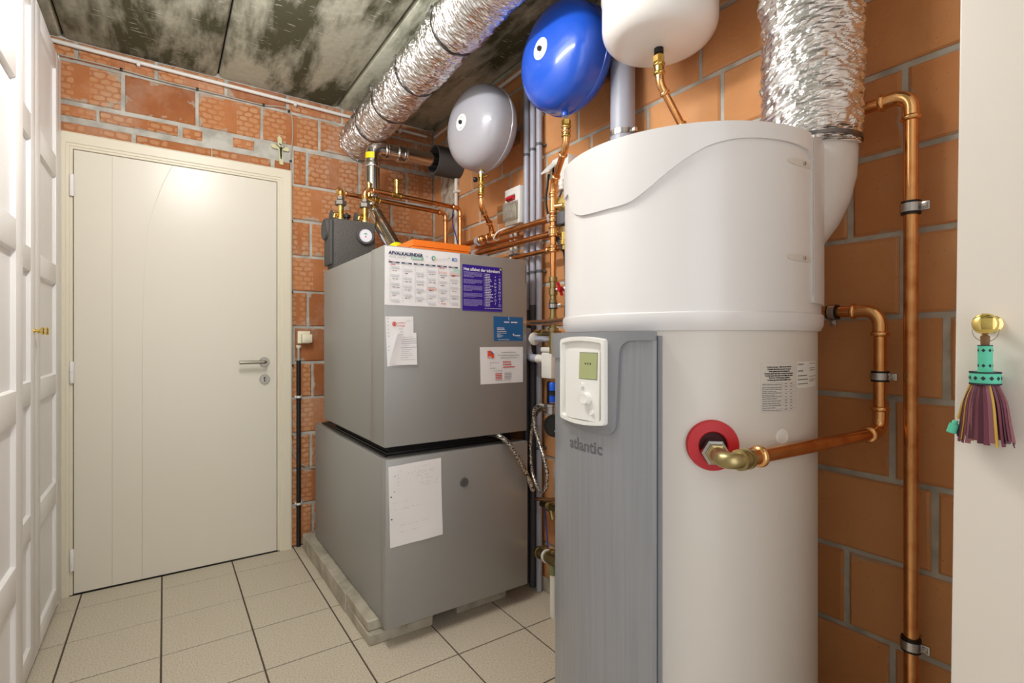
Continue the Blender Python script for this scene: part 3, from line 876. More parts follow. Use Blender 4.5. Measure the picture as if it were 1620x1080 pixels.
pr = random.Random(3)
C = [(0.672, 1.5065), (0.986, 1.5075), (0.989, 1.2865), (0.671, 1.288)]
cal = paper('wall_calendar', 'white waste collection calendar sheet, six columns, on the upper boiler', 'calendar', C, seed=1.0)
f = scan(C, FY, 0.0042)
txt(cal, f, 0.045, 0.135, 'AFVALKALENDER', 0.0174, 'ink_navy', bold=0.0007)
txt(cal, f, 0.045, 0.185, 'JANUARI - JUNI 2025', 0.0075, 'ink_grey')
bars(cal, f, [(0.325, 0.148, 0.49, 0.185)], 'ink_green'); txt(cal, scan(C, FY, 0.0045), 0.335, 0.18, 'OOSTKAMP', 0.0075, 'ink_white', bold=0.0003)
txt(cal, f, 0.515, 0.125, '3/6', 0.008, 'ink_grey')
b = B(); o = f(0.625, 0.135)
for k, (a0, a1, mm) in enumerate(((20, 140, 'ink_green'), (140, 260, 'ink_blue'), (260, 380, 'ink_yellow'))):
    bb = B(); n = 8
    for i in range(n):
        A = [math.radians(a0+(a1-a0)*(i+e)/n) for e in (0, 1)]
        vs = [bb.verts.new(o+UX*math.cos(A[q])*rr+UZ*math.sin(A[q])*rr*1.15) for q, rr in ((0, 0.0045), (0, 0.0085), (1, 0.0085), (1, 0.0045))]
        bb.faces.new(vs)
    part('emblem', bb, M[mm], cal, False)
b.free()
bars(cal, f, dashes(0.66, 0.73, 0.135, 0.012, pr)+dashes(0.755, 0.83, 0.12, 0.012, pr), 'ink_pale')
bars(cal, f, [(0.835, 0.095, 0.85, 0.115)], 'ink_green')
bars(cal, f, [(0.88, 0.1, 0.955, 0.15)], 'ink_blue'); bars(cal, scan(C, FY, 0.0045), [(0.905, 0.115, 0.95, 0.14), (0.888, 0.11, 0.896, 0.125)], 'ink_pale')
navy, grey, pale, dark, red, pink, dots = [], [], [], [], [], [], []
for c in range(6):
    u0 = 0.045+c*0.157; u1 = u0+0.135
    navy += [(u0, 0.255, u0+0.04, 0.277), (u1-0.04, 0.255, u1, 0.277), (u0+0.04, 0.255, u1-0.04, 0.277)]
    for k in range(5):
        v = 0.33+((c*0.037) % 0.09)+k*0.142
        if v < 0.93: pale.append((u0+0.03, v, u1, v+0.034))
        if v+0.075 < 0.95: dark += dashes(u0+0.045, u0+0.045+pr.uniform(0.03, 0.09), v+0.072, 0.010, pr)
    dots += [(u0+0.012, 0.31+k*0.0205, u0+0.017, 0.317+k*0.0205) for k in range(31)]
    dots += [(u0+0.024, 0.31+k*0.0205, u0+0.028, 0.317+k*0.0205) for k in range(31)]
red += dashes(0.075, 0.13, 0.30, 0.012, pr)+dashes(0.70, 0.77, 0.29, 0.012, pr)+dashes(0.56, 0.62, 0.70, 0.012, pr)+dashes(0.87, 0.93, 0.42, 0.012, pr)+dashes(0.72, 0.79, 0.93, 0.012, pr)+[(0.045, 0.232, 0.057, 0.244)]
pink += [(0.69, 0.36, 0.81, 0.39), (0.53, 0.66, 0.67, 0.69), (0.84, 0.375, 0.99, 0.405), (0.063, 0.236, 0.97, 0.2385)]
bars(cal, f, navy, 'ink_navy'); bars(cal, f, pale, 'ink_pale'); bars(cal, f, dots, 'ink_grey'); bars(cal, scan(C, FY, 0.0045), dark, 'letter_grey'); bars(cal, scan(C, FY, 0.0045), red, 'ink_red'); bars(cal, f, pink, 'ink_pink')
bars(cal, scan(C, FY, 0.0045), [(0.045+c*0.157+0.045, 0.26, 0.045+c*0.157+0.09, 0.272) for c in range(6)], 'ink_pale')
bars(cal, f, [(0.90, 0.30, 0.99, 0.375)], 'ink_green_pale')

C = [(at(731.5, 417.5, Y=FY).x, at(731.5, 417.5, Y=FY).z), (at(794, 424, Y=FY).x, at(794, 424, Y=FY).z), (at(794.5, 493.5, Y=FY).x, at(794.5, 493.5, Y=FY).z), (at(731.5, 491, Y=FY).x, at(731.5, 491, Y=FY).z)]
pur = paper('purple_leaflet', 'dark purple leaflet with white lettering and small symbols on the boiler', 'leaflet', C, 'purple', wav=0.0012, seed=4.0)
f = scan(C, FY, 0.0030)
txt(pur, f, 0.02, 0.125, 'Het alfabet der inbrekers', 0.0172, 'ink_white', bold=0.0005)
li, wh = [], []
v = 0.155
for blk in (5, 4, 5, 4, 6):
    for k in range(blk):
        e = 0.48 if k < blk-1 else pr.uniform(0.15, 0.4)
        li += dashes(0.02, e, v, 0.014, pr, 0.008, 0.03, 0.09); v += 0.0255
    v += 0.034
for k in range(20):
    wh += [(0.525, 0.165+k*0.037, 0.535, 0.178+k*0.037)]
    wh += dashes(0.555, 0.555+pr.choice((0.12, 0.14, 0.16, 0.2)), 0.165+k*0.037, 0.014, pr, 0.006, 0.04, 0.09)
wh += dashes(0.54, 0.97, 0.925, 0.010, pr, 0.01)
bars(pur, f, li, 'ink_lilac'); bars(pur, f, wh, 'ink_white')
b = B()
def oring(b, o, rx, rz, th, n, a0=0.0):
    for i in range(n):
        A = [a0+2*PI*(i+e)/n for e in (0, 1)]
        b.faces.new([b.verts.new(o+UX*math.cos(A[q])*(rx*s)+UZ*math.sin(A[q])*(rz*s)) for q, s in ((0, 1-th), (0, 1), (1, 1), (1, 1-th))])
def stroke(b, o, pts, w=0.0007):
    for (x0, z0), (x1, z1) in zip(pts, pts[1:]):
        d = Vector((x1-x0, 0, z1-z0)); n = Vector((-d.z, 0, d.x)).normalized()*w
        p, q = o+Vector((x0, 0, z0)), o+Vector((x1, 0, z1))
        b.faces.new([b.verts.new(e) for e in (p-n, q-n, q+n, p+n)])
s = 0.0046
for k, kind in enumerate('x o w w o v l o l'.split()):
    o = f(0.815, 0.22+k*0.075)
    if kind == 'x': stroke(b, o, [(-s/2, s/2), (s/2, -s/2)]); stroke(b, o, [(-s/2, -s/2), (s/2, s/2)])
    elif kind == 'o': oring(b, o, s, s, 0.3, 10 if k > 2 else 4)
    elif kind == 'w': stroke(b, o, [(-s, s), (-s/2, -s), (0, s/2), (s/2, -s), (s, s/2)])
    elif kind == 'v': stroke(b, o, [(-s, 0), (-s/2, -s), (s/2, s/2), (s, s)])
    else: stroke(b, o, [(-s/2, -s), (0, s), (s/2, s/2)])
for k, kind in enumerate('- o w = o I b o l b'.split()):
    o = f(0.925, 0.195+k*0.0735)
    if kind == '-': stroke(b, o, [(-s/2, 0), (s/2, 0)])
    elif kind == 'o': oring(b, o, s, s, 0.3, 10)
    elif kind == 'w': stroke(b, o, [(-s, 0), (-s/3, s), (0, -s/2), (s/2, s), (s, -s)])
    elif kind == '=':
        for dz in (-s, 0, s): stroke(b, o, [(-s*1.2, dz), (s*1.2, dz)])
    elif kind == 'I': stroke(b, o, [(-s, s), (-s, -s)]); stroke(b, o, [(-s, 0), (s, 0)]); stroke(b, o, [(s, s), (s, -s)])
    elif kind == 'b': oring(b, o, s*1.5, s*1.4, 0.22, 4, PI/4)
    else: stroke(b, o, [(-s/2, -s), (s/3, s)])
part('symbols', b, M['ink_white'], pur, False)['kind'] = 'stuff'
# perforated edge
b = B()
for k in range(24):
    rect_bar(b, f(0.02+k*0.0415, 0.985), UX, UZ, 0, 0.0022, -0.0016, 0.0006, NY, 0.0002)
    rect_bar(b, f(0.985, 0.08+k*0.0385), UX, UZ, 0, 0.0018, 0, 0.0020, NY, 0.0002)
part('perforation', b, M['ink_lilac'], pur, False)['kind'] = 'stuff'
b = B(); rect_bar(b, f(0.94, 0.05), UX, UZ, -0.002, 0.007, -0.002, 0.006, NY, 0.0003); part('tape', b, M['ink_yellow'], pur, False)

def fp(x, y): p = at(x, y, Y=FY); return (p.x, p.z)
C = [fp(609.5, 500.5), fp(653.5, 500.5), fp(655, 576), fp(612.5, 579.5)]
d1 = paper('service_sheet', 'white service sheet with red flame logo, left side of upper boiler', 'sheet', C, wav=0.002, seed=8.0)
f = scan(C, FY, 0.0036)
txt(d1, f, 0.40, 0.145, 'comfort', 0.0105, 'ink_red'); txt(d1, f, 0.40, 0.205, 'energie', 0.0105, 'ink_red')
o = f(0.30, 0.15); b = B(); oring(b, o, 0.0085, 0.0085, 0.35, 14); part('flame_ring', b, M['ink_red'], d1, False)
b = B(); b.faces.new([b.verts.new(o+UX*x+UZ*z) for x, z in ((-0.003, -0.005), (0.003, -0.005), (0.004, 0), (0, 0.007), (-0.004, 0))]); part('flame', b, M['ink_orange'], d1, False)
bars(d1, f, dashes(0.45, 0.62, 0.25, 0.01, pr)+dashes(0.5, 0.62, 0.31, 0.01, pr)+dashes(0.75, 0.93, 0.09, 0.008, pr), 'ink_grey')
bars(d1, f, [(0.06, v, 0.09, v+0.012) for v in (0.03, 0.10, 0.175, 0.25, 0.32, 0.39, 0.60, 0.67)], 'ink')
C2 = [fp(627, 528), fp(657.5, 526), fp(659, 576.5), fp(614, 577)]
d2 = paper('folded_service_sheet', 'second white sheet hanging over the service sheet, its left corner curled', 'sheet', C2, wav=0.002, seed=9.0,
           lift=lambda u, v: 0.005+0.022*max(0.0, 0.35-u)**1.0*(1-v)**0.5)
f = scan(C2, FY, 0.0105)
li = []
for k in range(12):
    if k in (1, 2, 3, 5): li += dashes(0.30, 0.97, 0.12+k*0.065, 0.014, pr, 0.01, 0.04, 0.14)
    else: li += dashes(0.34+0.02*(k % 3), pr.uniform(0.55, 0.95), 0.12+k*0.065, 0.01, pr, 0.02, 0.03, 0.1)
bars(d2, f, li, 'ink_pencil')

C = [fp(780.5, 500), fp(827, 502), fp(827, 539), fp(781.2, 539)]
bc = paper('blue_card', 'blue appointment card with white lettering, right side of upper boiler', 'card', C, 'blue_card', wav=0.001, seed=2.0)
f = scan(C, FY, 0.0032)
bars(bc, f, dashes(0.34, 0.52, 0.20, 0.05, pr, 0.008)+dashes(0.58, 0.8, 0.20, 0.05, pr, 0.008)+[(0.495, 0.0, 0.51, 0.14)]+dashes(0.10, 0.34, 0.46, 0.03, pr, 0.006)+dashes(0.10, 0.36, 0.52, 0.03, pr, 0.006), 'ink_white')
bars(bc, f, dashes(0.10, 0.42, 0.60, 0.03, pr, 0.006)+dashes(0.10, 0.42, 0.67, 0.025, pr, 0.006)+dashes(0.10, 0.22, 0.72, 0.02, pr, 0.006)+dashes(0.10, 0.3, 0.78, 0.025, pr, 0.006)+dashes(0.10, 0.24, 0.83, 0.025, pr, 0.006)+dashes(0.13, 0.52, 0.94, 0.02, pr, 0.004), 'ink_pale')
txt(bc, f, 0.675, 0.80, 'Ventilech', 0.0088, 'ink_white', bold=0.0004)
txt(bc, f, 0.82, 0.88, 'Energy', 0.0065, 'ink_pale')
b = B(); o = f(0.655, 0.745)
for a in range(5): stroke(b, o, [(0, -0.006), (0.004*math.cos(0.6+a*0.5), 0.006*math.sin(0.6+a*0.5))], 0.0006)
part('leaf_mark', b, M['ink_white'], bc, False)['kind'] = 'stuff'

C = [fp(759, 549), fp(827, 548.5), fp(827, 604), fp(760, 608)]
fm = paper('white_form', 'white form with orange corner logo, below the blue card', 'form', C, wav=0.002, seed=5.0)
f = scan(C, FY, 0.0040)
b = B(); b.faces.new([b.verts.new(f(u, v)) for u, v in ((0.16, 0.30), (0.31, 0.30), (0.31, 0.19), (0.24, 0.10), (0.16, 0.10))]); part('logo_block', b, M['ink_orange'], fm, False)
b = B(); b.faces.new([b.verts.new(scan(C, FY, 0.0043)(u, v)) for u, v in ((0.24, 0.10), (0.24, 0.17), (0.31, 0.19))]); part('logo_corner', b, M['ink_blue'], fm, False)
txt(fm, scan(C, FY, 0.0043), 0.175, 0.285, 'bluly', 0.0085, 'ink_white', bold=0.0003)
bars(fm, f, dashes(0.48, 0.82, 0.14, 0.018, pr)+dashes(0.40, 0.90, 0.22, 0.022, pr)+dashes(0.45, 0.85, 0.29, 0.022, pr)+dashes(0.21, 0.42, 0.42, 0.016, pr)+dashes(0.21, 0.25, 0.49, 0.016, pr)+dashes(0.21, 0.35, 0.565, 0.016, pr)+dashes(0.30, 0.5, 0.645, 0.014, pr), 'ink_grey')
bars(fm, f, dashes(0.51, 0.70, 0.40, 0.03, pr, 0.004)+dashes(0.51, 0.71, 0.47, 0.03, pr, 0.004)+dashes(0.51, 0.80, 0.54, 0.03, pr, 0.004)+[(0.33, 0.72+k*0.047, 0.49, 0.742+k*0.047) for k in range(4)], 'ink_red')
bars(fm, f, [(0.54, 0.715+k*0.045, 0.71, 0.735+k*0.045) for k in range(4)]+dashes(0.33, 0.70, 0.905, 0.014, pr), 'ink_grey')

C = [fp(614, 738.5), fp(697.3, 723.5), fp(700, 844.5), fp(617, 867)]
hw = paper('handwritten_note', 'crumpled white handwritten page taped to the lower boiler', 'note', C, wav=0.004, seed=6.0)
f = scan(C, FY, 0.0060)
b = B(); hr = random.Random(12)
def scribble(u0, u1, v, amp=0.004):
    x = u0; pts = []
    while x < u1:
        if hr.random() < 0.18:
            if len(pts) > 2: run(pts)
            pts = []; x += 0.025
        pts.append((x, v+hr.uniform(-1, 1)*amp)); x += 0.012
    if len(pts) > 2: run(pts)
def run(pts):
    for (a, c), (d, e) in zip(pts, pts[1:]):
        p, q = f(a, c), f(d, e); n = UZ*0.00032+UX*0.00012
        b.faces.new([b.verts.new(x) for x in (p-n, q-n, q+n, p+n)])
for u0, u1, v in ((0.14, 0.35, 0.07), (0.42, 0.78, 0.055), (0.12, 0.9, 0.115), (0.5, 0.9, 0.14), (0.14, 0.2, 0.15), (0.5, 0.78, 0.175), (0.14, 0.2, 0.20), (0.5, 0.93, 0.215),
                  (0.13, 0.2, 0.235), (0.55, 0.93, 0.265), (0.6, 0.93, 0.30), (0.04, 0.35, 0.455), (0.08, 0.62, 0.54), (0.15, 0.78, 0.745), (0.14, 0.55, 0.83)):
    scribble(u0, u1, v, 0.010)
part('handwriting', b, M['ink_pencil'], hw, False)['kind'] = 'stuff'
bars(hw, f, [(0.02, 0.365, 0.045, 0.38), (0.02, 0.64, 0.045, 0.655), (0.10, 0.12, 0.115, 0.13), (0.09, 0.31, 0.105, 0.32)], 'ink')
# ------------------------------------------------------------------ heat pump water heater
HX, HY = 1.10, 0.827
RU, RL, RP = 0.303, 0.296, 0.335
ht = thing('water_heater', 'tall white heat pump water heater with grey control column', 'water heater', (HX, HY, 0.0))
def pol(th, r, z): return Vector((HX+r*math.cos(th), HY+r*math.sin(th), z))
def cyl(px, py, R):
    """where a sight line meets the heater's round side: (arc length from the -X generator, height)"""
    d = at(px, py, t=1.0)-Vector((0, 0, EYE))
    a = d.x*d.x+d.y*d.y; bq = -2*(d.x*HX+d.y*HY); c = HX*HX+HY*HY-R*R
    s = (-bq-math.sqrt(max(bq*bq-4*a*c, 0)))/(2*a)
    th = math.atan2(d.y*s-HY, d.x*s-HX) % (2*PI)
    return ((th-PI)*R, EYE+d.z*s)
def wrap(bm, R, z_shift=0):
    for v in bm.verts:
        th = PI+v.co.x/R
        v.co = pol(th, R+v.co.y, v.co.z)
    return bm
def wrap_poly(pts, R, d0, d1, step=0.012, bev=0.0):
    """solid plate with a free outline laid round the cylinder"""
    b = B()
    f = b.faces.new([b.verts.new((x, d0, z)) for x, z in pts])
    f.normal_update()
    bmesh.ops.triangulate(b, faces=[f])
    x0 = min(p[0] for p in pts); x1 = max(p[0] for p in pts)
    x = x0+step
    while x < x1:
        bmesh.ops.bisect_plane(b, geom=b.verts[:]+b.edges[:]+b.faces[:], plane_co=(x, 0, 0), plane_no=(1, 0, 0)); x += step
    r = bmesh.ops.extrude_face_region(b, geom=b.faces[:])
    bmesh.ops.translate(b, vec=(0, d1-d0, 0), verts=[e for e in r['geom'] if isinstance(e, bmesh.types.BMVert)])
    return wrap(b, R)
def wrap_text(body, size, x, z, R, d, bold, m, parent, slope=0.0, align='LEFT', space=1.0):
    me = text_mesh(body, size, align, bold, 0.0, space)
    b = B(); b.from_mesh(me); bpy.data.meshes.remove(me)
    bmesh.ops.triangulate(b, faces=b.faces[:])
    bmesh.ops.subdivide_edges(b, edges=[e for e in b.edges if e.calc_length() > 0.012], cuts=1)
    for v in b.verts:
        v.co = Vector((x+v.co.x, d, z+v.co.y+slope*v.co.x))
    wrap(b, R)
    return part('lettering', b, M[m], parent, False)
def wrap_bars(lst, R, d, m, parent, name='print'):
    b = B()
    for x0, z0, x1, z1 in lst:
        n = max(1, int(abs(x1-x0)/0.01))
        for i in range(n):
            a, c = x0+(x1-x0)*i/n, x0+(x1-x0)*(i+1)/n
            b.faces.new([b.verts.new((q, d, w_)) for q, w_ in ((a, z0), (c, z0), (c, z1), (a, z1))])
    wrap(b, R)
    o = part(name, b, M[m], parent, False); o['kind'] = 'stuff'
    return o

b = B(); lathe(b, [(RL-0.01, 0.02), (RL, 0.03), (RL, 1.182)], (HX, HY, 0), seg=128); part('tank_body', b, M['heater_body'], ht)
for a in (0.6, 2.6, 4.4):
    b = B(); lathe(b, [(0.02, 0), (0.02, 0.03)], pol(a, 0.22, 0), seg=16); part('foot', b, M['black'], ht)
b = B()
lathe(b, [(0.296, 1.177), (0.301, 1.177), (0.3075, 1.190), (0.3085, 1.208), (0.3075, 1.2125), (RU+0.0005, 1.2150), (RU, 1.217), (RU, 1.560), (RU-0.0015, 1.578), (RU-0.007, 1.590), (RU-0.018, 1.5965), (RU-0.05, 1.5985), (0.12, 1.602), (0, 1.603)], (HX, HY, 0), seg=128)
part('heat_pump_cover', b, M['heater_white'], ht, True, 30)
# raised lip of the cover ending in a long wave
wv = [cyl(x, y, RU+0.006) for x, y in ((899, 306), (903, 330), (915.6, 340), (936, 337), (959, 330.5), (980, 325), (998.6, 317), (1022, 299), (1046, 278), (1078, 253), (1117, 230), (1157, 219), (1196, 217), (1236, 221), (1262, 228), (1276, 235))]
wv3 = [(p.x, p.y) for p in spline([Vector((x, z, 0)) for x, z in wv], 4)]
b = wrap_poly(wv3+[(wv3[-1][0]+0.012, 1.535), (wv3[-1][0]+0.012, 1.588), (wv3[0][0]-0.05, 1.588), (wv3[0][0]-0.05, wv3[0][1])], RU, -0.01, 0.0055, 0.014)
part('wave_lip', b, M['heater_white'], ht, True, 50)
# vertical joint with its screw pockets, right side of the cover
xj = cyl(1283, 350, RU)[0]
b = B(); box(b, xj-0.002, xj+0.001, -0.003, 0.0035, 1.235, 1.585, 0.001); wrap(b, RU); part('cover_joint', b, M['heater_white'], ht)
b = wrap_poly([(xj+0.003, 1.235), (xj+0.20, 1.235), (xj+0.20, 1.588), (xj+0.003, 1.588)], RU, -0.006, 0.0055, 0.014); part('rear_cover', b, M['heater_white'], ht, True, 50)
for px, py in ((1268, 258), (1268, 408)):
    x, z = cyl(px, py, RU)
    out = [(x-0.045+0.09*0.5*(1-math.cos(PI*k/10)), z+0.0085*math.sin(PI*k/10)**0.7) for k in range(11)]
    out2 = [(q, 2*z-v-0.0) for q, v in reversed(out[1:-1])]
    b = wrap_poly([(q, z+(v-z)*0.9) for q, v in out+out2], RU, -0.002, 0.0012, 0.01); part('screw_pocket', b, M['heater_body'], ht, True, 50)
    c = pol(PI+(x+0.008)/RU, RU+0.001, z); a = (c-Vector((HX, HY, z))).normalized()
    b = B(); lathe(b, [(0.0042, 0), (0.0042, 0.002), (0.003, 0.003), (0, 0.003)], c, a, 14); part('screw', b, M['zinc'], ht)
b = B(); box(b, xj-0.004, xj+0.006, 0, 0.004, 1.236, 1.252, 0.001); wrap(b, RU); part('clip_tab', b, M['heater_white'], ht)
# air spigot swelling out of the back of the cover
b = B()
secs = [(1.310, 1.300, 0.638, 0.030), (1.345, 1.292, 0.628, 0.052), (1.39, 1.290, 0.622, 0.068), (1.44, 1.291, 0.616, 0.081), (1.50, 1.293, 0.611, 0.091), (1.55, 1.295, 0.608, 0.096), (1.610, 1.295, 0.607, 0.098)]
secs = [(1.315, 1.232, 0.672, 0.052), (1.345, 1.244, 0.659, 0.064), (1.385, 1.259, 0.643, 0.076), (1.43, 1.274, 0.628, 0.086), (1.48, 1.286, 0.616, 0.092), (1.54, 1.293, 0.609, 0.096), (1.612, 1.295, 0.607, 0.097)]
rows = []
for z, cx, cy, r in secs:
    rows.append([b.verts.new((cx+r*math.cos(2*PI*i/40), cy+r*math.sin(2*PI*i/40), z)) for i in range(40)])
for A, C in zip(rows, rows[1:]):
    for i in range(40): b.faces.new((A[i], A[(i+1) % 40], C[(i+1) % 40], C[i]))
b.faces.new(rows[0]); b.faces.new(rows[-1])
part('air_spigot', b, M['heater_white'], ht, True, 60)

# grey control column
def arcslab(t0, t1, r0, r1, z0, z1, n=48, tap=0.006):
    b = B(); R = []
    for i in range(n+1):
        th = t0+(t1-t0)*i/n
        e = min(i, n-i)*(t1-t0)/n*r1
        rr = r1-tap*max(0, 1-e/tap)**2
        R.append([b.verts.new(pol(th, r0, z0)), b.verts.new(pol(th, rr, z0)), b.verts.new(pol(th, rr, z1)), b.verts.new(pol(th, r0, z1))])
    for A, C in zip(R, R[1:]):
        for k in range(4): b.faces.new((A[k], A[(k+1) % 4], C[(k+1) % 4], C[k]))
    b.faces.new(R[0]); b.faces.new(R[-1])
    return b
T0, T1 = math.radians(151), math.radians(208)
col = part('control_column', arcslab(T0, T1, 0.29, RP, 0.03, 1.166), M['panel_grey'], ht, True, 35, label='brushed grey control column')
part('column_edge', arcslab(T1, T1+math.radians(1.1), 0.29, RP-0.014, 0.03, 1.166, 4, 0.002), M['panel_trim'], ht)
L0 = (T0-PI)*RP; L1 = (T1-PI)*RP
def cp(x, y): return cyl(x, y, RP)
xr = cp(972, 600)[0]; xl = cp(890, 600)[0]
zt, zb = 1.1745, cp(940, 684)[1]
trim = [(L0, zt), (L1, zt), (L1, zt-0.018), (xr+0.05, zt-0.018)]
for k in range(7):
    a = PI/2+PI/2*k/6; trim.append((xr+0.042+0.028*math.cos(a)+0.0, zt-0.046+0.028*math.sin(a)))
trim += [(xr+0.006, zb+0.028)]
for k in range(7):
    a = -PI/2*k/6; trim.append((xr-0.016+0.022*math.cos(a), zb+0.024+0.022*math.sin(a)))
trim += [((xl+xr)/2, zb+0.001), (xl+0.012, zb+0.012), (xl+0.003, zb+0.017), (xl-0.0005, zb+0.03), (xl-0.001, zt-0.06), (L0, zt-0.06)]
part('column_trim', wrap_poly(trim, RP, -0.012, 0.006, 0.012), M['panel_trim'], ht, True, 50)
# white bezel
o4 = [cp(896, 534), cp(964, 532), cp(966.5, 677), cp(898, 663)]
x0, x1 = o4[0][0]+0.001, o4[1][0]; z1, z0 = max(o4[0][1], o4[1][1]), min(o4[2][1], o4[3][1])
def rr_loop(x0, x1, z0, z1, r, sag_t=0.0, sag_b=0.0, n=5):
    out = []
    for cx, cz, a0 in ((x1-r, z1-r, 0), (x0+r, z1-r, PI/2), (x0+r, z0+r, PI), (x1-r, z0+r, 1.5*PI)):
        for k in range(n+1):
            a = a0+PI/2*k/n
            out.append([cx+r*math.cos(a), cz+r*math.sin(a)])
    # add points along the long straight sides
    full = []
    for i, p in enumerate(out):
        q = out[(i+1) % len(out)]; full.append(p)
        if math.hypot(q[0]-p[0], q[1]-p[1]) > 0.02:
            for k in range(1, 8): full.append([p[0]+(q[0]-p[0])*k/8, p[1]+(q[1]-p[1])*k/8])
    for p in full:
        u = (p[0]-x0)/(x1-x0)*2-1
        if p[1] > (z0+z1)/2: p[1] -= sag_t*u*u
        else: p[1] += sag_b*u*u
    return full
A = rr_loop(x0, x1, z0, z1, 0.006, 0.006, 0.006); w_ = 0.0085
Bq = rr_loop(x0+w_, x1-w_, z0+w_, z1-w_, 0.004, 0.006, 0.006)
b = B(); D = [(A, 0.0), (A, 0.0155), ([[p[0]*0.97+0.03*(x0+x1)/2, p[1]*0.99+0.01*(z0+z1)/2] for p in A], 0.018), (Bq, 0.018), ([[p[0]*0.94+0.06*(x0+x1)/2, p[1]*0.97+0.03*(z0+z1)/2] for p in Bq], 0.0100)]
rows = [[b.verts.new((p[0], d, p[1])) for p in l] for l, d in D]
n = len(A)
for P, Q in zip(rows, rows[1:]):
    for i in range(n): b.faces.new((P[i], P[(i+1) % n], Q[(i+1) % n], Q[i]))
wrap(b, RP); bez = part('bezel', b, M['bezel_white'], ht, True, 45, label='white bezel around the display')
part('recess_floor', wrap_poly([(p[0], p[1]) for p in D[-1][0]], RP, 0.003, 0.0101, 0.006), M['bezel_white'], bez)
def tilted(pts, d0, d1, m, name):
    b = B(); f = b.faces.new([b.verts.new((x, 0, z)) for x, z in pts]); f.normal_update()
    bmesh.ops.triangulate(b, faces=[f])
    xa, xb = min(p[0] for p in pts), max(p[0] for p in pts); x = xa+0.006
    while x < xb:
        bmesh.ops.bisect_plane(b, geom=b.verts[:]+b.edges[:]+b.faces[:], plane_co=(x, 0, 0), plane_no=(1, 0, 0)); x += 0.006
    r = bmesh.ops.extrude_face_region(b, geom=b.faces[:]); top = {e for e in r['geom'] if isinstance(e, bmesh.types.BMVert)}
    for v in b.verts: v.co.y = tilt(v.co.z)+(d1 if v in top else d0)
    wrap(b, RP); return part(name, b, M[m], bez, True, 40)
# tilted board with display, dial and two buttons
bx0, bx1, bz0, bz1 = x0+0.027, x1-0.015, z0+0.012, z1-0.030
def tilt(z): return 0.0118+0.006*(bz1-z)/(bz1-bz0)
tilted([(p[0], p[1]) for p in rr_loop(bx0, bx1, bz0, bz1, 0.005)], -0.006, 0.0, 'bezel_white', 'control_board')
l0 = cyl(918.5, 598, RP+0.01); l1 = cyl(946, 558.5, RP+0.01)
def board_quad(xa, xb, za, zb, d0, d1, m, name):
    return tilted([(xa, za), (xb, za), (xb, zb), (xa, zb)], d0, d1, m, name)
cx = (l0[0]+l1[0])/2; hw_ = abs(l1[0]-l0[0])/2*0.96
board_quad(cx-hw_-0.001, cx+hw_+0.001, l0[1]-0.001, l1[1]+0.001, -0.001, 0.0003, 'epp_dark', 'display_rim')
board_quad(cx-hw_, cx+hw_, l0[1], l1[1], 0, 0.0007, 'lcd', 'display')
for dx in (-0.007, 0.0, 0.007): board_quad(cx+dx-0.002, cx+dx+0.002, (l0[1]+l1[1])/2+0.003, (l0[1]+l1[1])/2+0.007, 0.0007, 0.001, 'ink_lcd', 'segment')
def knob_on(px, py, r, h, name):
    x, z = cyl(px, py, RP+0.013)
    p = pol(PI+x/RP, RP+tilt(z)-0.001, z); a = (p-Vector((HX, HY, z))).normalized()
    a = (a+Vector((0, 0, (0.008)/(bz1-bz0)))).normalized()
    b = B(); lathe(b, [(r*1.08, 0), (r, h*0.25), (r*0.95, h*0.85), (r*0.85, h), (r*0.55, h*0.94), (0, h*0.94)], p, a, 30)
    part(name, b, M['bezel_white'], bez, True, 50)
knob_on(929.5, 630, 0.0128, 0.012, 'dial'); knob_on(922, 608.5, 0.0054, 0.0055, 'push_button'); knob_on(938, 652, 0.0054, 0.0055, 'push_button')
s0 = cp(902, 708); s1 = cp(952, 720)
tw = text_mesh('atlantic', 0.03); wid = max(v.co.x for v in tw.vertices)-min(v.co.x for v in tw.vertices); bpy.data.meshes.remove(tw)
wrap_text('atlantic', 0.03*(s1[0]-s0[0])/wid, s0[0], s1[1], RP, 0.0006, 0.0007, 'letter_grey', ht)

# rating labels
R = RL
def lp(x, y): return cyl(x, y, R)
a = lp(1203.5, 574); c = lp(1258, 651)
b = wrap_poly([(a[0], c[1]), (c[0], c[1]), (c[0], a[1]), (a[0], a[1])], R, -0.001, 0.0004, 0.01); part('rating_label', b, M['heater_body'], ht, True, 50)
W_ = c[0]-a[0]; H_ = a[1]-c[1]
lines = ['Contient des gaz à effet de serre fluorés', 'Contains fluorinated greenhouse gases', 'Bevat gefluoreerde broeikasgassen', 'Contiene gases fluorados de efecto invernadero',
         'Contém gases fluorados com efeito de estufa', 'Fluorierte Treibhausgase enthalten', 'Contiene gas fluorurati ad effetto serra']
for k, s in enumerate(lines): wrap_text(s, W_*0.043, (a[0]+c[0])/2, a[1]-H_*(0.095+0.043*k), R, 0.0007, 0.0002, 'ink', ht, align='CENTER')
ln = []
zs = [0.40, 0.455, 0.51, 0.585, 0.655, 0.73, 0.78, 0.83, 0.91, 0.965]
ln += [(a[0]+W_*0.02, a[1]-H_*v-0.0002, c[0]-W_*0.01, a[1]-H_*v+0.0002) for v in zs]
ln += [(a[0]+W_*f_-0.0002, a[1]-H_*0.965, a[0]+W_*f_+0.0002, a[1]-H_*0.40) for f_ in (0.58, 0.99)]
tb = []
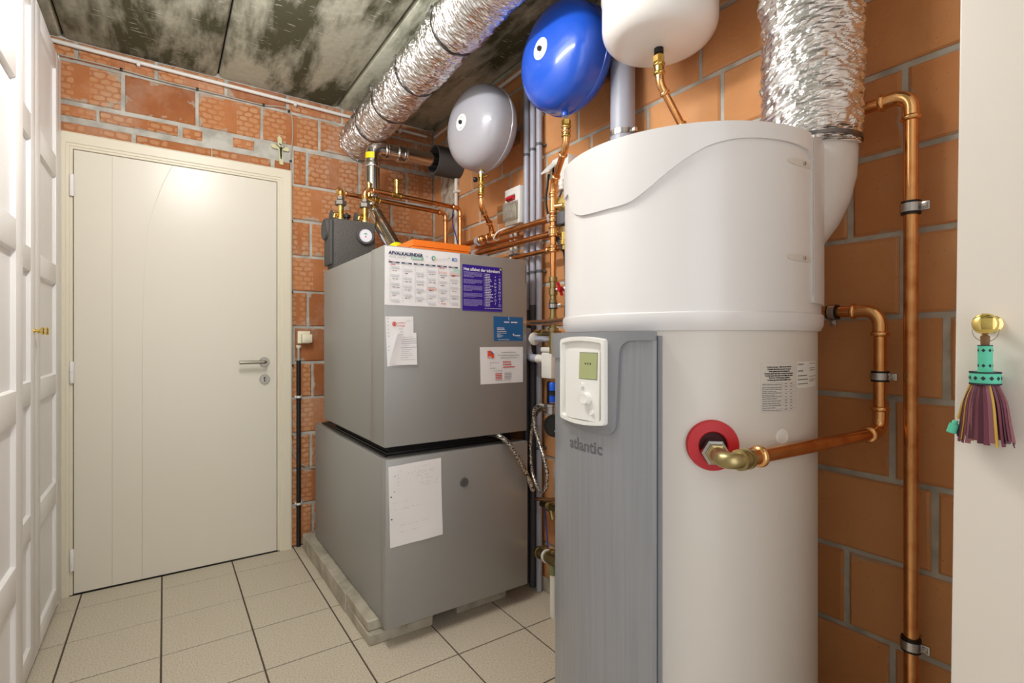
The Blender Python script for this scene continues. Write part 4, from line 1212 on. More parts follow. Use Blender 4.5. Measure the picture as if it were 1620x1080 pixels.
for v0, v1 in zip(zs, zs[1:]):
    n_ = 2 if v1-v0 > 0.06 else 1
    for q in range(n_):
        vz = v0+(v1-v0)*(q+0.65)/n_
        u = 0.03
        while u < (0.5 if q == 0 else 0.35):
            e = u+pr.uniform(0.06, 0.14); tb.append((a[0]+W_*u, a[1]-H_*vz, a[0]+W_*min(e, 0.55), a[1]-H_*vz+H_*0.012)); u = e+0.012
    for q in (0.68, 0.85): tb.append((a[0]+W_*(q-0.035), a[1]-H_*(v0+v1)/2, a[0]+W_*(q+0.035), a[1]-H_*(v0+v1)/2+H_*0.012))
wrap_bars(ln, R, 0.0006, 'ink_grey', ht, 'ruled_lines'); wrap_bars(tb, R, 0.0007, 'letter_grey', ht)
a = lp(1261, 572); c = lp(1289.5, 610)
b = wrap_poly([(a[0], c[1]), (c[0], c[1]), (c[0], a[1]), (a[0], a[1])], R, -0.001, 0.0005, 0.01); part('type_label', b, M['bezel_white'], ht, True, 50)
W2 = c[0]-a[0]; H2 = a[1]-c[1]
wrap_text('ATLANTIC', H2*0.085, a[0]+W2*0.02, a[1]-H2*0.13, R, 0.0008, 0.0001, 'letter_grey', ht)
wrap_text('EXPLORER', H2*0.075, a[0]+W2*0.02, a[1]-H2*0.38, R, 0.0008, 0.0001, 'letter_grey', ht)
tb = []
for v in (0.55, 0.70, 0.86):
    u = 0.02
    while u < 0.42: e = u+pr.uniform(0.05, 0.12); tb.append((a[0]+W2*u, a[1]-H2*v, a[0]+W2*e, a[1]-H2*v+H2*0.035)); u = e+0.015
for v in (0.1, 0.28, 0.36, 0.6, 0.72, 0.78):
    u = 0.55
    while u < 0.9: e = u+pr.uniform(0.06, 0.15); tb.append((a[0]+W2*u, a[1]-H2*v, a[0]+W2*e, a[1]-H2*v+H2*0.025)); u = e+0.02
wrap_bars(tb, R, 0.0008, 'letter_grey', ht)
# white blanking cap
x, z = lp(1237, 691); p = pol(PI+x/R, R, z); a_ = (p-Vector((HX, HY, z))).normalized()
b = B(); lathe(b, [(0.0165, -0.003), (0.0165, 0.0015), (0.015, 0.003), (0.011, 0.003), (0.0105, 0.0022), (0, 0.0022)], p, a_, 30); part('blanking_cap', b, M['bezel_white'], ht)
# red hot water collar
x, z = lp(1126.5, 703.5); OUT = pol(PI+x/R, R, z); on = (OUT-Vector((HX, HY, z))).normalized()
b = B(); lathe(b, [(0.0500, -0.012), (0.0500, 0.007), (0.0485, 0.010), (0.029, 0.012), (0.027, 0.010), (0.027, -0.002), (0, -0.002)], OUT, on, 48)
part('outlet_collar', b, M['red'], ht, True, 40, label='red collar round the hot water outlet')
b = B(); lathe(b, [(0.0268, 0), (0.0268, 0.0035), (0, 0.0035)], OUT-on*0.002, on, 36); part('collar_recess', b, M['red_dark'], ht)

# ------------------------------------------------------------------ copper on the right
PZ = 0.9385
K1 = OUT+on*0.106; K1.z = PZ
K0 = OUT+on*0.0; K0.z = PZ
hw1 = thing('copper_pipe', 'copper pipe from the red collar of the water heater across to the wall and up', 'pipe', (1.40, 0.50, PZ))
RT = 0.0138
P2 = Vector((1.40, 0.500, PZ)); P3 = Vector((1.40, 0.50, at(1387, 491, X=1.40).z)); P4 = Vector((1.40, 0.83, P3.z))
dirp = (P2-K1).normalized()
path, cor = fillet([K1+dirp*0.065, P2, P3, P4], 0.034)
b = B(); sweep(b, path, RT, 18); part('pipe', b, M['copper'], hw1)
for arc, d0, d1 in cor:
    b = B(); a = [arc[0]-d0*0.022]+arc+[arc[-1]+d1*0.022]; sweep(b, a, RT*1.12, 18); collar_ring(b, a[0], d0, RT*1.1); collar_ring(b, a[-1], d1, RT*1.1)
    part('elbow_fitting', b, M['copper_bright'], hw1)
path, cor = fillet([K0, K1, K1+dirp*0.060], 0.036)
b = B(); sweep(b, path, 0.0152, 18); lathe(b, [(0.0150, -0.006), (0.0195, -0.005), (0.0195, 0.006), (0.0150, 0.007)], K1+dirp*0.040, dirp, 20)
lathe(b, [(0.0165, -0.004), (0.0195, -0.003), (0.0195, 0.004), (0.0165, 0.005)], K1+dirp*0.058, dirp, 20); part('brass_elbow', b, M['brass_dull'], hw1, label='dull brass elbow')
b = B(); sweep(b, [K1+dirp*0.056, K1+dirp*0.098], RT*1.14, 18); collar_ring(b, K1+dirp*0.095, dirp, RT*1.16, 0.009, 1.32); part('press_sleeve', b, M['copper_bright'], hw1)
nut(hw1, OUT+on*0.021+Vector((0, 0, PZ-OUT.z)), on, 0.0262, 0.022, 'zinc'); nut(hw1, OUT+on*0.040+Vector((0, 0, PZ-OUT.z)), on, 0.0205, 0.012, 'brass_dull')
clamp(hw1, (1.40, 0.50, at(1392, 595, X=1.40).z), (0, 0, 1), RT, (0, -1, 0), (0.057, 0, 0))
clamp(hw1, (1.40, 0.602, P3.z), (0, 1, 0), RT, (0, 0, -1), (0.057, 0, 0))

big = thing('copper_pipe', 'long vertical copper pipe at the right end of the brick wall, near the cupboard', 'pipe', (1.40, 0.4395, 0.0))
zt_ = at(1441, 148, X=1.40).z
path, cor = fillet([(1.40, 0.4395, 0.0), (1.40, 0.4395, zt_), (1.40, 0.95, zt_)], 0.034)
b = B(); sweep(b, path, 0.0142, 18); part('pipe', b, M['copper'], big)
for arc, d0, d1 in cor:
    b = B(); a = [arc[0]-d0*0.022]+arc+[arc[-1]+d1*0.022]; sweep(b, a, 0.0142*1.12, 18); collar_ring(b, a[0], d0, 0.0158); collar_ring(b, a[-1], d1, 0.0158)
    part('elbow_fitting', b, M['copper_bright'], big)
clamp(big, (1.40, 0.4395, at(1441, 329, X=1.40).z), (0, 0, 1), 0.0142, (0, -1, 0), (0.057, 0, 0), hw=0.012)
clamp(big, (1.40, 0.4395, at(1441, 1018, X=1.40).z), (0, 0, 1), 0.0142, (0, -1, 0), (0.057, 0, 0), hw=0.012)

# ------------------------------------------------------------------ foil ducts
def foil_duct(name, label, path, r, bands, seed, n=220, seg=120, slant=0.5, clip_dir=None, fm='foil_level'):
    t = thing(name, label, 'duct', path[0])
    P = [Vector(p) for p in path]
    L = [0]
    for a, c in zip(P, P[1:]): L.append(L[-1]+(c-a).length)
    tot = L[-1]
    def pos(s):
        s = min(max(s, 0), tot)
        for i in range(len(P)-1):
            if s <= L[i+1]+1e-9:
                f_ = (s-L[i])/(L[i+1]-L[i]); return P[i].lerp(P[i+1], f_), (P[i+1]-P[i]).normalized()
        return P[-1], (P[-1]-P[-2]).normalized()
    b = B(); rows = []
    u0 = None
    for i in range(n+1):
        s = tot*i/n; p, T = pos(s)
        if u0 is None: u0, v0, _ = frame_of(T)
        u = (u0-T*u0.dot(T)).normalized(); v = T.cross(u)
        row = []
        squeeze = 0
        for bs in bands: squeeze = max(squeeze, math.exp(-((s-bs)/0.018)**2))
        for k in range(seg):
            a = 2*PI*k/seg
            ca, sa = math.cos(a), math.sin(a)
            # long creases running slightly askew round the sleeve
            w1 = noise.noise(Vector((ca*1.3+seed, sa*1.3, (s+slant*0.03*math.sin(a+seed))*34)))
            w2 = noise.noise(Vector((ca*3.0, sa*3.0+seed, (s+slant*0.02*math.sin(2*a))*85)))
            w3 = noise.noise(Vector((ca*7+seed, sa*7, s*60+7)))
            bl = noise.noise(Vector((ca*1.2, sa*1.2+seed*2, s*9)))
            d = (abs(w1)-0.2)*0.0085+(abs(w2)-0.2)*0.0085+w3*0.0018+bl*0.007-squeeze*0.009
            row.append(b.verts.new(p+(u*ca+v*sa)*(r+d)))
        rows.append(row)
    for A_, C_ in zip(rows, rows[1:]):
        for k in range(seg):
            j = (k+1) % seg; b.faces.new((A_[k], A_[j], C_[j], C_[k]))
    b.faces.new(rows[0]); b.faces.new(rows[-1])
    sl = part('foil_sleeve', b, M[fm], t, False)
    for bs in bands:
        p, T = pos(bs)
        bb = B(); ring(bb, p, T, r-0.008, r-0.0015, -0.004, 0.004, 48); bd = part('band_clip', bb, M['foil_band'], t)
        if clip_dir is not None:
            d = Vector(clip_dir); d = (d-T*d.dot(T)).normalized(); q = p+d*(r+0.004); sd = T.cross(d)
            bb = B(); Rm = Matrix((sd, d, T)).transposed().to_4x4(); Rm.translation = q
            box(bb, -0.012, 0.012, -0.006, 0.006, -0.0065, 0.0065, 0.002, M=Rm); lathe(bb, [(0.004, 0.006), (0.004, 0.010), (0, 0.010)], q, d, 10)
            part('band_screw', bb, M['zinc'], t)
    return t
d1_path = [(0.955, 3.035, 2.345), (0.957, 2.6, 2.362), (0.956, 2.0, 2.392), (0.955, 1.5, 2.408), (0.952, 0.9, 2.410), (0.95, 0.2, 2.410), (0.95, -0.85, 2.410)]
foil_duct('foil_duct', 'crinkled silver foil duct under the ceiling, running to the back wall', d1_path, 0.107, [0.28, 0.55, 0.86, 1.235, 1.70, 2.4], 2.0, 700, 110, 0.8, (-1, 0, 0.45))
foil_duct('foil_duct', 'crinkled silver foil duct rising vertically from the water heater', [(1.295, 0.607, 1.604), (1.295, 0.607, 1.63), (1.294, 0.607, 2.0), (1.292, 0.607, 2.522)], 0.1075, [0.02, 0.465], 11.0, 300, 130, 0.8, (-0.8, 0.6, 0), 'foil_upright')

# ------------------------------------------------------------------ expansion vessels
def vessel(label, c, a_half, Rd, m, rot, group=None, n=2.7):
    c = Vector(c)
    t = thing('expansion_vessel', label, 'tank', (c.x, c.y, c.z-Rd))
    ax = Vector((-math.cos(rot), -math.sin(rot), 0))
    prof = []
    K = 40
    for k in range(K+1):
        ph = -PI/2+PI*k/K
        cs, sn = math.cos(ph), math.sin(ph)
        prof.append((Rd*max(cs, 0)**(2/n) if k not in (0, K) else 0.0, a_half*(abs(sn)**(2/n))*(1 if sn > 0 else -1)))
    b = B(); lathe(b, prof, c, ax, 72); v = part('shell', b, M[m], t, True, 60)
    b = B(); lathe(b, [(Rd*0.985, -0.010), (Rd+0.0022, -0.006), (Rd+0.0022, 0.002), (Rd*0.985, 0.006)], c-ax*0.028, ax, 72); part('seam', b, M[m], t)
    lc = c+ax*a_half
    b = B(); lathe(b, [(0.038, -0.003), (0.038, 0.0012), (0, 0.0012)], lc, ax, 36); lb = part('round_label', b, M['bezel_white'], t, True, 40, label='white round label')
    b = B(); lathe(b, [(0.009, 0.001), (0.009, 0.009), (0.006, 0.012), (0, 0.012)], lc, ax, 16); part('valve_cap', b, M['black'], lb)
    u = Vector((0, 0, 1)); sd = ax.cross(u)
    b = B()
    for k in range(9):
        a0 = 0.5+k*0.25
        rect_bar(b, lc+ax*0.0014+sd*(-0.024*math.cos(a0))+u*(0.024*math.sin(a0)), sd, u, -0.002, 0.002, -0.0014, 0.0014, ax, 0.0001)
    rect_bar(b, lc+ax*0.0014-u*0.026, sd, u, -0.006, 0.006, -0.003, 0.002, ax, 0.0001)
    part('label_print', b, M['ink_grey'], lb, False)['kind'] = 'stuff'
    # wall bracket behind
    b = B(); box(b, c.x+0.05, WR-0.001, c.y-0.03, c.y+0.03, c.z-0.03, c.z+0.03, 0.003); part('wall_bracket', b, M['zinc'], t)
    b = B(); lathe(b, [(0.013, -0.01), (0.013, 0.022), (0.0, 0.022)], (c.x, c.y, c.z-Rd+0.004), (0, 0, -1), 18); part('outlet_neck', b, M[m], t)
    return t
GC = Vector((1.25, 2.085, 2.165)); GR = 0.197
BC = Vector((1.245, 1.465, 2.215)); BR = 0.197
vessel('pale grey disc shaped expansion vessel, nearest the back corner', GC, 0.118, GR, 'tank_grey', 0.12)
vessel('bright blue disc shaped expansion vessel on the brick wall', BC, 0.118, BR, 'tank_blue', 0.02)
wt = thing('expansion_vessel', 'white round bottomed expansion vessel above the water heater', 'tank', (1.245, 1.025, 2.045))
b = B(); prof = [(0, 2.046), (0.06, 2.048), (0.10, 2.053)]
for k in range(9):
    a = PI/2*k/8; prof.append((0.111+0.060*math.sin(a), 2.115-0.060*math.cos(a)))
prof += [(0.171, 2.20), (0.1735, 2.202), (0.1735, 2.212), (0.171, 2.214), (0.171, 2.40), (0.15, 2.46), (0.10, 2.49), (0, 2.495)]
lathe(b, prof, (1.245, 1.025, 0), seg=72); part('shell', b, M['tank_white'], wt, True, 50)
b = B(); lathe(b, [(0.014, 2.03), (0.014, 2.052)], (1.245, 1.025, 0), seg=18); part('outlet_neck', b, M['black'], wt)
b = B(); box(b, 1.40, WR-0.001, 0.99, 1.06, 2.15, 2.35, 0.003); part('wall_bracket', b, M['zinc'], wt)
wpipe = pipe_run('copper_pipe', 'short bent copper pipe dropping from the white vessel behind the water heater', 'pipe', [(1.245, 1.025, 2.028), (1.25, 1.025, 1.94), (1.34, 1.005, 1.815), (1.41, 0.99, 1.715)], 0.0112, bend=0.05)
nut(wpipe, (1.245, 1.025, 2.014), (0, 0, 1), 0.0175, 0.024, 'brass'); fitting(wpipe, (1.247, 1.025, 1.985), (0.05, 0, -1), 0.0125, 0.018, 'brass', 'brass_union')

# grey waste pipe beside it
gp = thing('waste_pipe', 'wide grey plastic pipe rising behind the water heater to the ceiling', 'pipe', (1.385, 1.305, 0.0))
b = B(); lathe(b, [(0.0445, 0.0), (0.0445, 2.5245)], (1.385, 1.305, 0), seg=40); part('pipe', b, M['pvc_grey'], gp)
zc = at(985, 213, X=1.385).z
b = B(); ring(b, (1.385, 1.305, zc), (0, 0, 1), 0.0445, 0.0475, -0.009, 0.009, 40)
for s in (1, -1): box(b, 1.385-0.008, 1.385+0.008, 1.305+s*0.047, 1.305+s*0.064, zc-0.008, zc+0.008, 0.002)
part('pipe_clamp', b, M['zinc'], gp)
b = B(); lathe(b, [(0.0445, 0), (0.052, 0.004), (0.052, 0.06), (0.0445, 0.062)], (1.385, 1.305, 2.43), seg=40); part('socket', b, M['pvc_grey'], gp)

# ------------------------------------------------------------------ steel flue and black wall sleeve
fl = thing('flue_pipe', 'polished steel flue pipe from the boiler to the black wall sleeve', 'flue', (0.93, 2.25, 1.512))
FR = 0.0395
fpts = [(0.93, 2.235, 1.50), (0.93, 2.40, 1.635), (0.93, 2.70, 1.865), (0.93, 2.70, 2.195), (1.335, 2.70, 2.208)]
fpts = [Vector(p) for p in fpts]
dg = (fpts[2]-fpts[0]).normalized()
b = B(); sweep(b, fillet([fpts[0], fpts[2], fpts[3], fpts[4]], 0.045, 3)[0], FR, 32); part('pipe', b, M['steel'], fl, True, 25)
def flring(p, ax, r=FR*1.08, hw=0.009):
    b = B(); lathe(b, [(FR, -hw*1.6), (r, -hw), (r, -hw*0.4), (FR*1.03, -hw*0.2), (FR*1.03, hw*0.2), (r, hw*0.4), (r, hw), (FR, hw*1.6)], p, ax, 32); part('flue_joint', b, M['steel'], fl)
flring(fpts[2]-dg*0.075, dg); flring(fpts[0]+dg*0.09, dg); flring(Vector((0.93, 2.70, 1.93)), (0, 0, 1)); flring(Vector((0.93, 2.70, 1.955)), (0, 0, 1)); flring(Vector((0.93, 2.70, 2.105)), (0, 0, 1))
flring(Vector((1.01, 2.70, 2.198)), (1, 0, 0)); flring(Vector((1.085, 2.70, 2.2)), (1, 0, 0), FR*1.16, 0.012); flring(Vector((1.115, 2.70, 2.2)), (1, 0, 0))
def sticker(p, ax, a0, a1, hw):
    b = B(); u, v, a = frame_of(ax); rows = []
    for i in range(9):
        th = a0+(a1-a0)*i/8; d = (u*math.cos(th)+v*math.sin(th))*(FR*1.025)
        rows.append((b.verts.new(p+d-a*hw), b.verts.new(p+d+a*hw)))
    for A_, C_ in zip(rows, rows[1:]): b.faces.new((A_[0], A_[1], C_[1], C_[0]))
    part('yellow_sticker', b, M['yellow_label'], fl, True, label='yellow sticker')
def ang_to(ax, d):
    u, v, a = frame_of(ax); d = Vector(d); return math.atan2(d.dot(v), d.dot(u))
t_ = ang_to(dg, (-0.4, -0.5, 0.6)); sticker(fpts[0]+dg*0.135, dg, t_-0.6, t_+0.9, 0.026)
t_ = ang_to((0, 0, 1), (-0.75, -0.66, 0)); sticker(Vector((0.93, 2.70, 2.150)), (0, 0, 1), t_-0.5, t_+0.8, 0.016)
sv = thing('wall_sleeve', 'black foam sleeve round the flue at the right wall', 'sleeve', (1.38, 2.70, 2.125))
b = B(); ring(b, (1.295, 2.70, 2.208), (1, 0, 0), 0.074, 0.084, 0, WR-1.295-0.001, 48); part('foam_ring', b, M['foam_black'], sv)
b = B(); ring(b, (1.36, 2.70, 2.208), (1, 0, 0), 0.0405, 0.0735, 0, 0.05, 40); part('inner_lining', b, M['matt_black'], sv)

# ------------------------------------------------------------------ pump group on the boiler with its copper risers
pg = thing('pump_group', 'dark grey foam cased pump group with round gauge on the boiler', 'pump', (0.80, 2.60, 1.512))
def bx(x): return at(x, 380, Y=2.54).x
X0, X1 = bx(524), bx(594)
b = B(); box(b, X0+0.012, X1, 2.54, 2.665, 1.512, 1.757, 0.010); part('casing', b, M['epp'], pg)
b = B(); box(b, X0-0.004, X0+0.011, 2.548, 2.66, 1.53, 1.75, 0.005); lathe(b, [(0.05, -0.012), (0.055, -0.006), (0.055, 0.006), (0.04, 0.012)], (X0-0.004, 2.62, 1.71), (1, 0, 0), 28); part('rear_shell', b, M['epp_dark'], pg)
gpos = at(578.5, 372.5, Y=2.53)
b = B(); lathe(b, [(0.046, -0.004), (0.046, 0.012), (0.043, 0.016), (0.034, 0.016), (0.033, 0.011), (0, 0.011)], (gpos.x, 2.54, gpos.z), (0, -1, 0), 40); gg = part('gauge', b, M['epp_dark'], pg, label='round thermometer gauge')
b = B(); lathe(b, [(0.0325, 0.011), (0.0325, 0.0125), (0, 0.0125)], (gpos.x, 2.54, gpos.z), (0, -1, 0), 36); part('dial', b, M['ink_white'], gg)
b = B(); o = Vector((gpos.x, 2.54-0.0128, gpos.z))
for k in range(17):
    a = math.radians(225-k*270/16); q = o+UX*math.cos(a)*0.027+UZ*math.sin(a)*0.027
    stroke(b, q, [(0, 0), (math.cos(a)*0.0035, math.sin(a)*0.0035)], 0.0006)
part('scale', b, M['ink'], gg, False)['kind'] = 'stuff'
b = B(); b.faces.new([b.verts.new(o+UX*x+UZ*z) for x, z in ((-0.012, 0.006), (0.0, 0.004), (0.008, 0.007), (0.006, 0.012), (-0.004, 0.013))]); part('green_mark', b, M['ink_green'], gg, False)
b = B(); b.faces.new([b.verts.new(o+UX*x+UZ*z) for x, z in ((-0.003, -0.001), (0.003, -0.001), (0.001, -0.012), (-0.002, -0.010))]); part('needle', b, M['red'], gg, False)
b = B(); lathe(b, [(0.012, 0), (0.012, 0.02), (0.02, 0.021), (0.02, 0.035), (0.006, 0.036), (0.006, 0.045), (0, 0.045)], (X0+0.092, 2.60, 1.757), seg=14); part('vent_cap', b, M['black'], pg)
c1x = at(539, 330, Y=2.60).x; c2x = at(577.5, 330, Y=2.58).x
for cx_, cy_, zz in ((c1x, 2.60, 0), (c2x, 2.58, 0.0)):
    b = B(); lathe(b, [(0.020, 1.750), (0.020, 1.772), (0.0150, 1.775), (0.0150, 1.835), (0.018, 1.838)], (cx_, cy_, 0), seg=20)
    tube(b, [(cx_, cy_, 1.79), (cx_-0.03, cy_, 1.79), (cx_-0.032, cy_, 1.77)], 0.009, 0.008, 12); part('ball_valve', b, M['brass'], pg)
    b = B(); lathe(b, [(0.022, 1.748), (0.022, 1.768), (0.015, 1.769)], (cx_, cy_, 0), seg=6); part('hex_base', b, M['cast_iron'], pg, False)
    b = B(); lathe(b, [(0.028, -0.002), (0.034, 0.002), (0.034, 0.006), (0.02, 0.010)], (cx_-0.035, cy_+0.03, 1.78), (-1, 0, 0), 24); part('valve_wheel', b, M['epp_dark'], pg)
    nut(pg, (cx_, cy_, 1.848), (0, 0, 1), 0.029, 0.026, 'cast_iron', 'union_nut'); nut(pg, (cx_, cy_, 1.872), (0, 0, 1), 0.019, 0.018, 'cast_iron', 'upper_nut')
RC = 0.0118
r1 = pipe_run('copper_pipe', 'lower of the two copper pipes crossing from the pump group to the corner', 'pipe', [(c1x, 2.60, 1.880), (c1x, 2.60, 1.918), (c1x, 2.66, 1.918), (1.352, 2.66, 1.895), (1.352, 2.66, 1.56)], RC, bend=0.026)
r2 = pipe_run('copper_pipe', 'upper of the two copper pipes crossing from the pump group to the corner', 'pipe', [(c2x, 2.58, 1.880), (c2x, 2.58, 1.935), (1.405, 2.58, 1.915), (1.405, 2.58, 1.60)], RC, bend=0.030)
for rr_, cx_, cy_ in ((r1, c1x, 2.60), (r2, c2x, 2.58)):
    b = B(); lathe(b, [(0.0135, 1.876), (0.0150, 1.880), (0.0150, 1.905), (0.0125, 1.907)], (cx_, cy_, 0), seg=18); part('brass_tail', b, M['brass'], rr_)
def vent(parent, x, y, z):
    b = B(); lathe(b, [(0.010, 0), (0.010, 0.022), (0.0125, 0.023), (0.0125, 0.052), (0.016, 0.053), (0.016, 0.064), (0.012, 0.066), (0, 0.066)], (x, y, z), seg=16)
    box(b, x-0.012, x+0.012, y-0.002, y+0.002, z+0.066, z+0.072, 0.001)
    part('air_vent', b, M['brass'], parent)
def tee(parent, x, y, z, hw=0.030):
    b = B(); lathe(b, [(RC*1.05, -hw), (RC*1.35, -hw+0.002), (RC*1.35, -hw+0.012), (RC*1.2, -hw+0.014), (RC*1.2, hw-0.014), (RC*1.35, hw-0.012), (RC*1.35, hw-0.002), (RC*1.05, hw)], (x, y, z), (1, 0, -0.035), 20)
    lathe(b, [(0.013, 0), (0.013, 0.022)], (x, y, z), seg=16); part('tee', b, M['brass'], parent)
vx = at(628, 300, Y=2.58).x; zz = 1.935-(vx-c2x)*0.0365
tee(r2, vx, 2.58, zz); vent(r2, vx, 2.58, zz+0.016)
vx1 = at(584, 300, Y=2.66).x; z1_ = 1.918-(vx1-c1x)*0.037; tee(r1, vx1, 2.66, z1_, 0.028); vent(r1, vx1, 2.66, z1_+0.016)
vx2 = at(597, 300, Y=2.66).x; fitting(r1, (vx2, 2.66, 1.918-(vx2-c1x)*0.037), (1, 0, -0.037), RC, 0.018, 'brass', 'brass_union')

# ------------------------------------------------------------------ copper manifold pipes along the right wall
h1 = pipe_run('copper_pipe', 'upper thick copper pipe along the right wall, fed by the grey vessel', 'pipe', [(1.385, 1.60, 1.683), (1.385, 2.50, 1.690)], 0.0145)
h2 = pipe_run('copper_pipe', 'middle thick copper pipe along the right wall, below the fused box', 'pipe', [(1.385, 1.40, 1.615), (1.385, 2.50, 1.624)], 0.0145)
h3 = pipe_run('copper_pipe', 'shortest lowest copper pipe along the right wall above the boiler edge', 'pipe', [(1.39, 1.655, 1.551), (1.39, 2.02, 1.553)], 0.011)
h4 = pipe_run('copper_pipe', 'thin copper pipe close to the bricks behind the upper thick one', 'pipe', [(1.436, 1.99, 1.66), (1.436, 2.45, 1.675)], 0.009)
for h, z, ys in ((h1, 1.685, (1.715, 2.34)), (h2, 1.62, (1.70, 2.37))):
    for y in ys:
        b = B(); ring(b, (1.385, y, z), (0, 1, 0), 0.0145, 0.024, -0.009, 0.009, 24); box(b, 1.40, WR-0.001, y-0.006, y+0.006, z-0.006, z+0.006, 0.001); part('wall_clip', b, M['pvc_grey'], h, label='grey plastic wall clip')
b = B(); sweep(b, [(1.39, 1.665, 1.551), (1.39, 1.75, 1.5515)], 0.0132, 16); collar_ring(b, Vector((1.39, 1.75, 1.5515)), (0, 1, 0), 0.012, 0.009); collar_ring(b, Vector((1.39, 1.70, 1.5515)), (0, 1, 0), 0.012, 0.009); part('coupling', b, M['copper_bright'], h3)
fitting(h1, (1.385, 2.205, 1.6875), (0, 1, 0), 0.0155, 0.032, 'copper_bright', 'tee'); fitting(h1, (1.385, 2.30, 1.688), (0, 1, 0), 0.0155, 0.016)

g1 = pipe_run('copper_pipe', 'copper drop pipe with brass valve under the grey vessel', 'pipe', [(GC.x, GC.y, 1.90), (GC.x, GC.y, 1.79), (1.375, 2.195, 1.735), (1.385, 2.205, 1.688)], RC, bend=0.045)
b = B(); lathe(b, [(0.011, 1.895), (0.014, 1.90), (0.014, 1.915), (0.011, 1.918), (0.011, 1.932), (0.016, 1.934), (0.016, 1.95), (0.011, 1.953), (0.011, 1.962), (0.015, 1.964), (0.015, 1.972), (0.011, 1.974)], (GC.x, GC.y, 0), seg=18)
tube(b, [(GC.x, GC.y, 1.935), (GC.x+0.015, GC.y-0.035, 1.937)], 0.006, seg=10); part('drain_valve', b, M['brass'], g1)
b = B(); lathe(b, [(0.006, 0), (0.012, 0.004), (0.012, 0.018), (0, 0.02)], (GC.x-0.012, GC.y+0.018, 1.928), (-0.6, 0.8, 0), 14); part('black_knob', b, M['black'], g1)
fitting(g1, (GC.x, GC.y, 1.872), (0, 0, 1), RC, 0.022, 'brass', 'brass_union')

V = Vector((1.33, 1.64, 0))
v1 = thing('copper_pipe', 'vertical copper pipe from the blue vessel down past the red handled valve', 'pipe', (V.x, V.y, 1.10))
bz = BC.z-BR-0.012
path, cor = fillet([(BC.x+0.006, BC.y, bz-0.03), (BC.x+0.006, BC.y, 1.895), (V.x, V.y, 1.80), (V.x, V.y, 1.40)], 0.05)
b = B(); sweep(b, path, 0.0128, 16); part('pipe', b, M['copper'], v1)
for arc, d0, d1 in cor:
    b = B(); a = [arc[0]-d0*0.018]+arc+[arc[-1]+d1*0.018]; sweep(b, a, 0.0142, 16); collar_ring(b, a[0], d0, 0.0142); collar_ring(b, a[-1], d1, 0.0142); part('elbow_fitting', b, M['copper_bright'], v1)
nut(v1, (BC.x+0.006, BC.y, bz-0.028), (0, 0, 1), 0.0175, 0.022, 'brass'); fitting(v1, (BC.x+0.006, BC.y, bz-0.062), (0, 0, 1), 0.0130, 0.022, 'brass', 'brass_union')
fitting(v1, (V.x, V.y, 1.725), (0, 0, 1), 0.0135, 0.045, 'copper_bright', 'tee'); fitting(v1, (V.x, V.y, 1.607), (0, 0, 1), 0.0135, 0.022); fitting(v1, (V.x, V.y, 1.535), (0, 0, 1), 0.0135, 0.014); fitting(v1, (V.x, V.y, 1.66), (0, 0, 1), 0.0135, 0.014)
b = B(); sweep(b, [(V.x, V.y, 1.71), (V.x+0.02, V.y-0.04, 1.71)], 0.0115, 14); part('side_branch', b, M['copper_bright'], v1)
b = B(); prof = [(0.0128, 1.42), (0.017, 1.418), (0.017, 1.40), (0.0135, 1.398), (0.0135, 1.375), (0.0175, 1.372), (0.0175, 1.345), (0.0135, 1.342), (0.0135, 1.325), (0.017, 1.322), (0.017, 1.305), (0.013, 1.302), (0.013, 1.255), (0.017, 1.252), (0.017, 1.238), (0.0135, 1.236), (0.0135, 1.21), (0.022, 1.208), (0.022, 1.195), (0.016, 1.193), (0.016, 1.10)]
lathe(b, prof, (V.x, V.y, 0), seg=20); part('brass_fittings', b, M['brass_dull'], v1)
clamp(v1, (V.x, V.y, at(873, 484, X=V.x).z), (0, 0, 1), 0.0135, (0.5, -0.86, 0), (0.125, 0, 0))
zr = at(884, 457, X=V.x).z
b = B(); sweep(b, [(V.x, V.y, zr), (V.x+0.035, V.y-0.075, zr)], 0.0085, 14); lathe(b, [(0.012, -0.012), (0.016, -0.01), (0.016, 0.01), (0.012, 0.012)], (V.x+0.028, V.y-0.06, zr), (0.42, -0.9, 0), 18); part('branch_valve', b, M['zinc'], v1)
b = B(); Rm = Matrix.Translation((V.x-0.004, V.y-0.047, zr)) @ Matrix.Rotation(math.radians(-24), 4, 'Y')
box(b, -0.004, 0.004, -0.007, 0.007, -0.030, 0.030, 0.003, M=Rm); lathe(b, [(0.010, -0.008), (0.010, 0.008), (0, 0.008)], (V.x-0.002, V.y-0.047, zr), (-1, 0, 0), 14)
part('valve_handle', b, M['red'], v1, label='red butterfly handle')
h5 = pipe_run('copper_pipe', 'single horizontal copper pipe passing between boiler and water heater', 'pipe', [at(829, 511, Y=1.86), at(866, 509.5, X=1.285), at(900, 506.5, X=1.22)], 0.0115, bend=0.3, fit=False)

